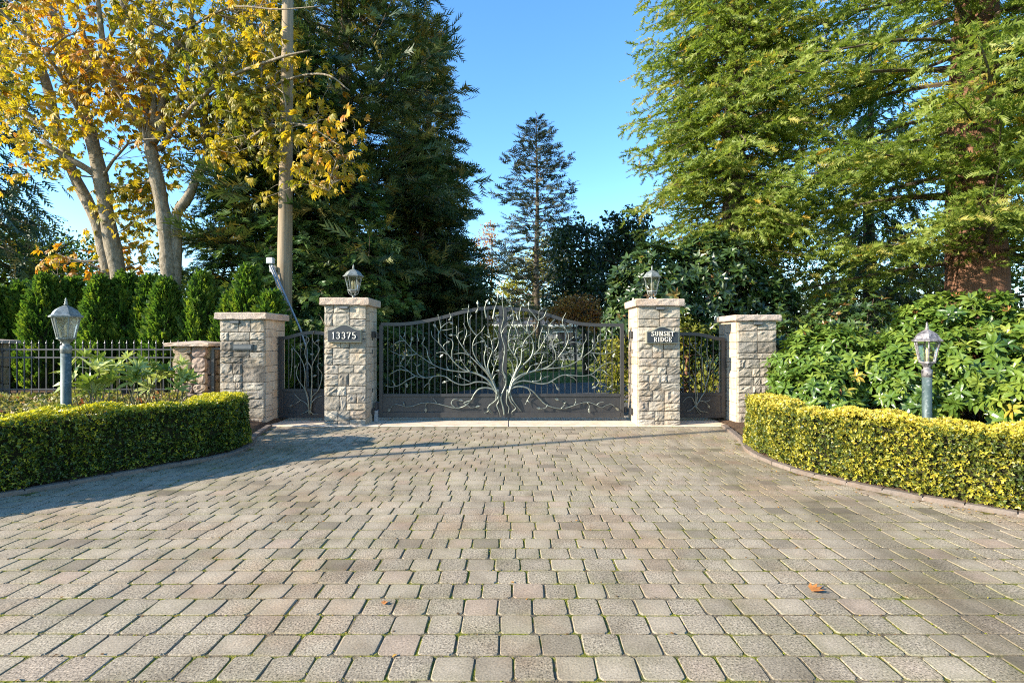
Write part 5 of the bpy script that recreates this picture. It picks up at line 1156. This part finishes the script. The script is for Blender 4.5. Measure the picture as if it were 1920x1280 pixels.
# thin blue-grey conifer against the sky
NTRI += conifer('thin_spruce', 'sparse blue-grey conifer standing alone against the sky behind the gate', 1.5, 31, 15.0, 2.2, 3.5, lambda f: (0.92 + .08 * math.cos(f * 9)) * (1 - f ** 2.4) ** .9 * .95, 0.075, 0.28, 0.24, FIR_FAR, M['blue_spruce'], 0.52, 0.26, (0.40, .2, .02), 0.24, 'bark_dark', seed=51, N=2300, gap=.10, bl_len=.36)
print('conifer tris', NTRI)

# ------------------------------------------------------------------ broad-leaved trees
def grow(root, o, stems, targets, levels, trunk_mat, twig_mat, r, stem_tube=True, k=10):
    """Curved boughs from the nearest lower stem node to every target, in tiers."""
    nodes = np.concatenate([s for s, _ in stems]); rad = np.concatenate([q for _, q in stems])
    tips = []
    for tgt, (r0, r1), nm, mt in zip(targets, levels, ('limb', 'twig', 'twig'), (trunk_mat, twig_mat, twig_mat)):
        b = MB(); newn, newr = [], []
        for p in tgt:
            dv = nodes - p; cost = np.linalg.norm(dv, axis=1) + 1.3 * np.clip(nodes[:, 2] - p[2] + .15, 0, None)
            i = int(np.argmin(cost)); a = nodes[i]; L = np.linalg.norm(p - a)
            mid = a * .5 + p * .5 + r.normal(0, .08 * L, 3) + np.array([0, 0, .10 * L])
            c = spline([a, mid, p], 9); ra = min(rad[i] * .8, r0 * (0.5 + L * .5)); c[1:-1] += r.normal(0, .012 * L, (7, 3))
            b.tube(c[::2], np.linspace(ra, r1, 9)[::2], 5 if nm == 'limb' else 4, False); newn.append(c[2:]); newr.append(np.linspace(ra, r1, 9)[2:]); tips.append((c[-1], c[-1] - c[-3]))
        tag(b.build(nm, mt, root, True, o), kind='stuff')
        nodes = np.concatenate([nodes] + newn); rad = np.concatenate([rad] + newr)
    return nodes
def stem(pts, r0, r1, n=26):
    c = spline(pts, n); return c, np.linspace(r0, r1, n)

def chestnut(label, base, stems, boxes, nl, seed, clusters, bias):
    r = np.random.default_rng(seed); o = np.array([base[0], base[1], 0.0]); root = thing('chestnut_tree', label, 'tree', tuple(o), 'yellow chestnut trees on the left')
    for k, (c, q) in enumerate(stems):
        b = MB(); w = q * (1 + .08 * np.sin(np.arange(len(q)) * 1.3 + k)); b.tube(c, w, 12 if q[0] > .1 else 8); b.build('trunk' if k < 2 else 'bough', M['bark_pale'], root, True, o)
    def pick(n):
        out = []
        wts = np.array([b[6] for b in boxes], float); wts /= wts.sum()
        for i in r.choice(len(boxes), n, p=wts):
            x0, x1, y0, y1, d0, d1, _ = boxes[i]; d = r.uniform(d0, d1); out.append(P(r.uniform(x0, x1), r.uniform(y0, y1), d))
        return np.array(out)
    t1, t2, t3 = pick(clusters // 7), pick(clusters // 2), pick(clusters)
    grow(root, o, stems, [t1, t2, t3], [(0.026, .009), (.012, .005), (.008, .003)], M['bark_pale'], M['twig_pale'], r)
    # leaves hang in loose rosettes from twig ends
    ends = np.concatenate([t2, t3]); m = nl; i = r.integers(0, len(ends), m)
    e = ends[i]; pos = e + r.normal(0, .20, (m, 3)); d = norm(pos - e + np.array([0, 0, -.10])); fw = norm(d * .8 + np.c_[r.normal(0, .5, (m, 2)), r.normal(-.45, .35, m)])
    upv = norm(np.array([-.35, -.25, .75]) + r.normal(0, .45, (m, 3)))
    zone = .5 + .22 * np.sin(e[:, 0] * 1.3 + e[:, 2]) + bias(e)
    tn = np.clip(zone + r.normal(0, .19, m), 0, 1); sel = r.integers(0, 3, m); sz = r.uniform(.11, .20, m)
    stamped('crown', M['chestnut'], root, [stamp(PALM[s], pos[sel == s], frames(fw[sel == s], upv[sel == s]), sz[sel == s], tn[sel == s], o, .03) for s in range(3)])
dA = 12.6
SA = [stem([P(228, 640, dA), P(222, 520, dA), P(205, 430, dA), P(188, 330, dA), P(172, 262, dA), P(165, 235, dA), P(140, 160, dA), P(115, 85, dA), P(95, 10, dA), P(80, -90, dA)], .185, .095, 34),
      stem([P(222, 640, dA + .3), P(203, 510, dA + .3), P(178, 410, dA + .4), P(135, 320, dA + .5), P(108, 240, dA + .6), P(85, 150, dA + .6), P(55, 60, dA + .6), P(40, -60, dA + .6)], .155, .08, 30),
      stem([P(190, 335, dA), P(155, 312, dA - .1), P(118, 292, dA - .2), P(78, 262, dA - .3)], .09, .055, 10),
      stem([P(118, 270, dA + .5), P(60, 220, dA + .2), P(0, 178, dA), P(-60, 150, dA)], .075, .03, 14),
      stem([P(160, 215, dA), P(168, 120, dA + .3), P(150, 40, dA + .5), P(130, -60, dA + .5)], .075, .04, 14),
      stem([P(140, 165, dA), P(200, 80, dA - .4), P(240, 0, dA - .8)], .05, .025, 12), stem([P(172, 262, dA), P(100, 120, dA - .8), P(10, 30, dA - 1.4), P(-40, -20, dA - 1.8)], .05, .02, 14)]
boxA = [(-40, 330, -60, 130, 11.2, 13.8, 4), (-40, 200, 80, 230, 11.2, 13.6, 2), (0, 130, 250, 330, 11.6, 13, .5), (110, 330, 90, 260, 11.5, 13.8, 1.6), (180, 300, 290, 440, 12.3, 13.8, .8), (85, 190, 470, 515, 12.4, 13.4, .35), (180, 290, 430, 520, 12.8, 14, .5)]
chestnut('yellow chestnut with twin leaning trunks and a broken limb', P(225, 640, dA), SA, boxA, 2500, 61, 420, lambda e: .10 + .2 * (e[:, 2] < 4))
dB = 12.2
SB = [stem([P(322, 640, dB), P(318, 530, dB), P(314, 470, dB), P(308, 410, dB), P(296, 345, dB), P(286, 295, dB), P(280, 262, dB)], .185, .125, 24),
      stem([P(325, 640, dB + .06), P(331, 470, dB + .06), P(330, 405, dB + .05), P(352, 372, dB), P(372, 325, dB + .1), P(388, 285, dB + .2), P(384, 200, dB + .3), P(398, 120, dB + .4)], .135, .06, 26),
      stem([P(281, 268, dB), P(262, 235, dB), P(235, 190, dB - .2), P(205, 140, dB - .5), P(190, 60, dB - .8), P(180, -40, dB - 1)], .10, .045, 18),
      stem([P(282, 265, dB), P(272, 190, dB + .2), P(255, 110, dB + .3), P(232, 20, dB + .4), P(220, -60, dB + .4)], .085, .04, 18),
      stem([P(284, 262, dB), P(288, 190, dB - .1), P(283, 90, dB - .2), P(290, -40, dB - .3)], .08, .04, 16),
      stem([P(286, 262, dB), P(305, 190, dB), P(318, 110, dB + .2), P(352, 60, dB + .3), P(372, -40, dB + .4)], .085, .035, 18),
      stem([P(288, 268, dB), P(318, 215, dB - .2), P(345, 160, dB - .4), P(352, 80, dB - .5), P(365, -30, dB - .6)], .085, .03, 18),
      stem([P(300, 280, dB), P(350, 212, dB - .6), P(420, 150, dB - 1.2), P(520, 110, dB - 1.8), P(580, 95, dB - 2)], .06, .015, 20),
      stem([P(372, 325, dB + .1), P(430, 290, dB - .3), P(500, 240, dB - 1), P(570, 235, dB - 1.5), P(640, 275, dB - 1.8)], .05, .012, 20),
      stem([P(385, 300, dB + .2), P(450, 200, dB - .4), P(540, 150, dB - 1), P(610, 140, dB - 1.4), P(655, 170, dB - 1.5)], .045, .012, 20),
      stem([P(340, 60, dB), P(430, 15, dB - 1), P(520, 18, dB - 1.5), P(600, 12, dB - 1.8)], .03, .008, 14)]
boxB = [(210, 520, -60, 90, 10.8, 13.4, 3), (340, 530, 60, 200, 10.6, 13, 3.0), (540, 625, 120, 240, 11.7, 12.4, .6), (400, 530, 160, 300, 10.6, 12.6, 2.2), (550, 665, 215, 345, 10.2, 11.4, 1.0), (470, 560, 200, 300, 10.2, 11.0, .25), (300, 420, 180, 300, 11.4, 13.2, .8), (200, 320, 60, 250, 11.5, 13, .9), (480, 620, 320, 380, 10.2, 11.4, .25), (230, 300, 330, 430, 12.5, 13.5, .5)]
chestnut('yellow-green chestnut with a mossy forked trunk, boughs reaching across the utility pole', P(322, 640, dB), SB, boxB, 2500, 67, 480, lambda e: -.12 + .16 * (P(0, 250, 11)[2] > e[:, 2]) + .10 * (e[:, 0] > -4.4))

def crown_tree(name, label, cat, x, y, lobes, mat, tm, size, nl, trunk_r, seed, tint=(.5, .22), bark='bark_dark', group=None, hollow=.35, trunk_top=None, droop=.1):
    r = np.random.default_rng(seed); o = np.array([x, y, 0.0]); root = thing(name, label, cat, tuple(o), group)
    top = trunk_top or max(c[2] for c, _ in lobes); zb = np.linspace(-.1, top, 8)
    tr = np.c_[x + .06 * np.sin(zb * 1.1 + seed), y + .05 * np.cos(zb), zb]; rad = trunk_r * np.linspace(1.1, .35, 8)
    MB().tube(tr, rad, 9).build('trunk', M[bark], root, True, o)
    vol = np.array([r_[0] * r_[1] * r_[2] for _, r_ in lobes]) ** .67; vol /= vol.sum(); P_, C_ = [], []
    for (c, rr), w in zip(lobes, vol):
        ncl = max(6, int(nl * w / 14)); d = norm(r.normal(size=(ncl, 3))); k = (hollow + (1 - hollow) * r.random(ncl)) ** .6
        cl = np.asarray(c) + d * np.asarray(rr) * k[:, None]; C_.append(cl)
        i = r.integers(0, ncl, int(nl * w)); P_.append(cl[i] + r.normal(0, 1, (len(i), 3)) * np.array([.13, .13, .10]) * np.mean(rr) ** .5 * 1.3)
    pos = np.concatenate(P_); cl = np.concatenate(C_); m = len(pos)
    grow(root, o, [(tr[2:], rad[2:])], [cl[r.choice(len(cl), max(5, len(cl) // 7), replace=False)], cl[r.choice(len(cl), max(6, len(cl) // 3), replace=False)]], [(trunk_r * .5, .01), (.016, .005)], M[bark], M['twig_dark'], r)
    fw = norm(r.normal(0, .8, (m, 3)) + np.array([0, 0, -droop])); upv = norm(r.normal(0, .6, (m, 3)) + np.array([-.2, -.2, .7]))
    tn = np.clip(r.normal(tint[0], tint[1], m) + .12 * np.sin(pos[:, 0] * 2.1 + pos[:, 2] * 1.7), 0, 1); sel = r.integers(0, len(tm), m)
    stamped('crown', mat, root, [stamp(tm[s], pos[sel == s], frames(fw[sel == s], upv[sel == s]), r.uniform(.7, 1.25, (sel == s).sum()) * size, tn[sel == s], o, .03) for s in range(len(tm))])
    return root
# magnolia behind the name pillar
r5 = np.random.default_rng(5)
whorl_bush('magnolia_tree', 'dark glossy-leaved magnolia behind the name plaque pillar and its lantern', 'tree', [((3.3, 11.6, 2.4), (1.15, .8, 1.25)), ((4.6, 11.7, 2.5), (1.1, .8, 1.35)), ((5.7, 11.8, 2.1), (.8, .7, 1.0)), ((2.6, 11.5, 1.6), (.55, .6, .9)), ((4.2, 11.4, 1.3), (1.1, .6, .7))], MAGN, M['magnolia'], .19, 52, 0.0, None, (.45, .25), .5)
crown_tree('dark_tree', 'dark leafy tree right of the thin conifer with a knobbly top', 'tree', 3.3, 23, [(P(1085, 470, 23), (1.5, 1.3, 1.5)), (P(1120, 520, 23), (2.0, 1.4, 1.5)), (P(1070, 560, 22.4), (1.3, 1.0, 1.0)), (P(1060, 440, 23), (.7, .6, .5))], M['dark_leaf'], [LEAF], .20, 6000, .16, 71, (.40, .22))
crown_tree('dark_tree', 'taller dark leafy tree between the name pillar lantern and the sky', 'tree', 4.6, 20.5, [(P(1150, 440, 20.5), (.7, .7, .9)), (P(1185, 430, 20.5), (.8, .8, 1.0)), (P(1180, 510, 20.5), (1.7, 1.2, 1.5)), (P(1150, 580, 20), (1.6, 1, 1.0))], M['dark_leaf'], [LEAF], .19, 6000, .16, 73, (.36, .2))
crown_tree('yellow_tree', 'sunlit yellow-green tree behind the thin conifer', 'tree', 1.6, 37, [(P(1000, 520, 37), (2.6, 2, 2.2)), (P(960, 565, 37), (1.9, 1.6, 1.5)), (P(1030, 480, 37), (1.5, 1.3, 1.6))], M['yellow_leaf'], [LEAF], .26, 3600, .18, 75, (.42, .25))
crown_tree('red_maple', 'rounded russet Japanese maple behind the right gate leaf', 'tree', 2.15, 17.6, [(P(1085, 575, 17.6), (.75, .7, .42)), (P(1050, 590, 17.4), (.5, .5, .3)), (P(1118, 600, 17.6), (.45, .5, .35))], M['maple'], [LEAF], .11, 2600, .05, 77, (.5, .25), droop=.8)
crown_tree('understory_tree', 'green leafy tree filling the gap left of the gate centre', 'tree', -2.4, 18.2, [(P(850, 560, 18.2), (1.2, 1.0, 1.1)), (P(800, 590, 17.6), (1.2, 1.0, .9)), (P(885, 540, 18.6), (.7, .7, .9)), (P(760, 610, 16.5), (1.0, .8, .8))], M['dark_leaf'], [LEAF], .17, 5200, .10, 79, (.6, .25))
crown_tree('pink_leaf_tree', 'faint pinkish autumn tree just right of the dark spruce', 'tree', -1.6, 40, [(P(912, 450, 40), (1.3, 1, 1.6)), (P(918, 500, 40), (1.5, 1, 1.2))], M['maple'], [LEAF], .22, 900, .12, 81, (.55, .25), hollow=.1)
crown_tree('lacy_tree', 'lacy grey-green tree low on the far left', 'tree', -17.4, 18.6, [(P(60, 470, 18.6), (1.9, 1.2, 1.2)), (P(20, 440, 18.2), (1.2, 1, .9)), (P(110, 500, 19), (1.2, 1, .7))], M['dark_leaf'], [LEAF], .13, 4200, .12, 83, (.75, .2), hollow=.1)
crown_tree('green_tree', 'bright green leafy tree behind the left arborvitae tops', 'tree', -15.4, 17.2, [(P(20, 520, 17), (1.6, 1, 1.2)), (P(150, 490, 17), (1.4, 1, .9)), (P(-40, 480, 17), (1.2, 1, 1.4))], M['thuja'], [LEAF], .15, 3600, .12, 85, (.75, .2), hollow=.1)
crown_tree('gold_tree', 'green-gold feathery tree in the gap left of the weeping conifer', 'tree', 8.2, 16, [(P(1440, 430, 16), (1.1, .9, .8)), (P(1480, 470, 16), (1.0, .8, .9)), (P(1420, 490, 16), (1.0, .8, .7))], M['yellow_leaf'], [LEAF], .12, 2600, .09, 87, (.2, .25), hollow=.1)
crown_tree('dark_tree', 'low dark tree filling the gap behind the leggy shrub', 'tree', 11.6, 19.5, [(P(1530, 570, 19.5), (1.6, 1.1, 1.2)), (P(1620, 560, 19.5), (1.5, 1.1, 1.3)), (P(1490, 600, 19), (1.2, 1, .8))], M['dark_leaf'], [LEAF], .19, 4200, .12, 111, (.42, .22))
crown_tree('dark_tree', 'dark tree closing the view beside the thick fir trunk', 'tree', 17.5, 20.5, [(P(1720, 550, 20), (1.8, 1.1, 1.6)), (P(1800, 540, 20.5), (1.8, 1.2, 1.8)), (P(1900, 520, 20.5), (1.8, 1.2, 2.0)), (P(1960, 560, 20), (1.5, 1.2, 1.8))], M['dark_leaf'], [LEAF], .20, 5600, .14, 113, (.52, .24))
# shrubs seen through and beside the gates
crown_tree('garden_shrub', 'bright yellow-green shrub between the right gate leaf and the name pillar', 'bush', 2.25, 10.9, [((2.2, 10.9, .95), (.42, .35, .55)), ((2.35, 10.9, .5), (.4, .35, .4))], M['yellow_leaf'], [LEAF], .085, 1300, .02, 91, (.30, .2))
crown_tree('garden_shrub', 'yellow-green shrub behind the narrow right gate', 'bush', 3.75, 10.9, [((3.35, 10.9, 1.5), (.45, .4, .45)), ((3.9, 11.0, 1.3), (.45, .4, .5)), ((3.2, 10.9, .6), (.5, .4, .35)), ((4.05, 10.8, .55), (.4, .4, .4))], M['yellow_leaf'], [LEAF], .10, 2000, .05, 93, (.22, .2), bark='bark_red')
crown_tree('garden_shrub', 'golden leafed shrub low behind the left gate leaf near the centre', 'bush', -1.1, 20.5, [(P(908, 625, 20.5), (.45, .4, .42))], M['yellow_leaf'], [LEAF], .13, 600, .03, 95, (.8, .15))
for k, (px, py, d, rr, lab) in enumerate(((745, 690, 12.6, (.75, .6, .75), 'dark green shrub behind the left hinge of the gate'), (790, 680, 14.5, (1.1, .8, 1.0), 'bushy green shrub behind the left gate leaf'), (865, 690, 17.2, (1.2, .8, .7), 'low dark shrub beyond the drive edge behind the left gate leaf'), (985, 680, 25.5, (1.6, .9, .9), 'dark shrub on the lawn behind the gate centre'), (1150, 660, 22.5, (1.6, .9, 1.2), 'dark shrub at the back of the lawn behind the right gate leaf'), (570, 700, 11.6, (.7, .5, .9), 'dark shrub behind the narrow left gate'), (960, 640, 30, (1.6, .9, 1.0), 'clipped dark shrub before the house wall at the gate centre'), (1012, 655, 31, (1.6, .9, .95), 'low dark shrub under the house windows'), (1122, 645, 29, (1.4, .9, 1.3), 'tall dark shrub at the right end of the house front'), (890, 640, 28, (1.6, .9, 1.2), 'tall dark shrub at the left end of the house front'))):
    c = P(px, py, d); crown_tree('garden_shrub', lab, 'bush', c[0], d, [(c, rr), (c + np.array([rr[0] * .5, 0, -rr[2] * .35]), tuple(v * .8 for v in rr))], M['dark_leaf'], [LEAF], .115 if d < 16 else .16, 1700, .03, 97 + k, (.55, .22))
# far woods closing the horizon
n = 7000; ang = RNG.uniform(-1.05, 1.05, n); dist = RNG.uniform(60, 95, n)
fx = dist * np.tan(ang) * .9; hz = 3.2 + 2.2 * np.sin(fx * .13) + 1.6 * np.sin(fx * .37 + 2) - 1.5 * np.exp(-(fx / 14.0) ** 2); fz = RNG.random(n) ** .8 * hz
fw_ = stamped('far_woods', M['dark_leaf'], None, [stamp(LEAF, np.c_[fx, dist, fz], frames(rand_dirs(n), rand_dirs(n)), RNG.uniform(1.3, 2.6, n), np.clip(RNG.normal(.5, .2, n), 0, 1))]); tag(fw_, kind='stuff')

# ------------------------------------------------------------------ house behind the gate
hs = thing('house', 'low grey house with charcoal hip roof beyond the gate', 'house', (1.2, 40, 0))
X0, X1, Yh0, Yh1, Hh = -6.5, 7.0, 0.0, 8.0, 2.7
MB().box(X0, X1, Yh0, Yh1, -.1, Hh).build('wall', M['siding'], hs)
for k in range(13):
    z = .12 + k * .19; MB().box(X0 - .012, X1 + .012, Yh0 - .02, Yh0 - .001, z, z + .165).build('siding_board', M['siding'], hs)
e = .5
rf = MB().add([(X0 - e, Yh0 - e, Hh), (X1 + e, Yh0 - e, Hh), (X1 + e, Yh1 + e, Hh), (X0 - e, Yh1 + e, Hh), (X0 + 3.6, 4, Hh + 1.5), (X1 - 3.6, 4, Hh + 1.5)], quads=[(0, 1, 5, 4), (2, 3, 4, 5)], tris=[(1, 2, 5), (3, 0, 4)], polys=[[3, 2, 1, 0]]).build('roof', M['roof'], hs)
MB().box(X0 - e, X1 + e, Yh0 - e - .02, Yh0 - e + .0, Hh - .16, Hh + .02).build('fascia', M['white_trim'], hs)
for xw in (-5.2, -2.4, 0.6, 3.0, 5.2):
    f = MB().box(xw - .75, xw + .75, -.06, -.022, .85, 2.2).build('window', M['white_trim'], hs)
    MB().box(xw - .66, xw - .03, -.072, -.05, .94, 2.11).build('pane', M['dark_pane'], f); MB().box(xw + .03, xw + .66, -.072, -.05, .94, 2.11).build('pane', M['dark_pane'], f)
# pale rock on the far verge and fallen leaves on the pavers
def blob(name, label, cat, loc, r, mat, seed):
    rr = np.random.default_rng(seed); b = MB(); k = 9; prof = [(math.sin(a) * r[0], (1 - math.cos(a)) * r[2] - r[2] * .4) for a in np.linspace(.05, math.pi - .1, 8)]
    b.lathe(prof, k); b.V = [v * np.array([1, r[1] / r[0], 1]) * (1 + rr.normal(0, .05, (len(v), 1))) for v in b.V]
    o = b.build(name, mat, None, True); o.location = loc; return tag(o, label, cat)
blob('garden_boulder', 'pale blue-grey boulder on the verge seen through the left gate leaf', 'boulder', P(838, 700, 17.8), (.36, .3, .24), M['boulder'], 3)
def fallen(label, x, y, s, rz):
    V, Q, T = palmate(7); V = V * s; V[:, 2] = np.abs(V[:, 2]) * .5 + .004 + .02 * s * np.sin(V[:, 0] / s * 5)
    o = link('fallen_leaf', raw_mesh('fallen_leaf', np.concatenate([V, V + (0, 0, .0015)]), Q + [tuple(i + len(V) for i in reversed(f)) for f in Q], mat=M['fallen']), None, (x, y, .002), (0, 0, rz)); tag(o, label, 'leaf', 'fallen leaves on the pavers')
p_ = 1344 / (1106 - 640); fallen('curled orange chestnut leaf lying on the right foreground pavers', (1520 - 960) / 960 * p_, p_, .075, -.25)
p_ = 1344 / (1133 - 640); fallen('tiny reddish leaf scrap on the pavers left of centre', (718 - 960) / 960 * p_, p_, .03, .8)
c_ = P(1420, 588, 8.8); fallen('yellow leaf resting on the cap of the low right pillar', c_[0], 8.9, .07, 1.0)
for o_ in SC.objects:
    if o_.name.startswith('fallen_leaf') and abs(o_.location.y - 8.9) < 1e-3: o_.location.z = 1.852

# crumbs of dead leaf and twig caught along the kerbs and in the joints
lp = []
for kb, sd in ((KERB_L, 1), (KERB_R, -1)):
    q = kb[(kb[:, 1] < 8.2) & (kb[:, 1] > 2)]; i = RNG.integers(0, len(q), 420); lp.append(np.c_[q[i, 0] + sd * np.abs(RNG.normal(.03, .16, 420)), q[i, 1] + RNG.normal(0, .03, 420)])
i = RNG.integers(0, len(spots), 420); lp.append(np.c_[spots[i, 0] + RNG.uniform(-.09, .09, 420), spots[i, 1] + RNG.normal(.085, .012, 420)]); lp = np.concatenate(lp)
lp = lp[(lp[:, 0] > edge_x(KERB_L, lp[:, 1]) + .01) & (lp[:, 0] < edge_x(KERB_R, lp[:, 1]) - .01)]; m = len(lp); a = RNG.uniform(0, 6.3, m)
n_ = NT('leaf_crumbs'); c_ = n_.ramp(n_.attr(), [(0, (0.06, 0.035, 0.02)), (0.5, (0.20, 0.10, 0.03)), (0.8, (0.34, 0.17, 0.03)), (1, (0.25, 0.22, 0.05))]); M['litter'] = n_.done(n_.principled(c_, 0.8, spec=0.2))
tag(stamped('leaf_litter', M['litter'], None, [stamp(LEAF, np.c_[lp, RNG.uniform(.002, .006, m)], frames(np.c_[np.cos(a), np.sin(a), RNG.normal(0, .12, m)], np.tile([0, 0, 1.0], (m, 1)) + RNG.normal(0, .2, (m, 3))), RNG.uniform(.008, .028, m) , RNG.random(m))]), kind='stuff')
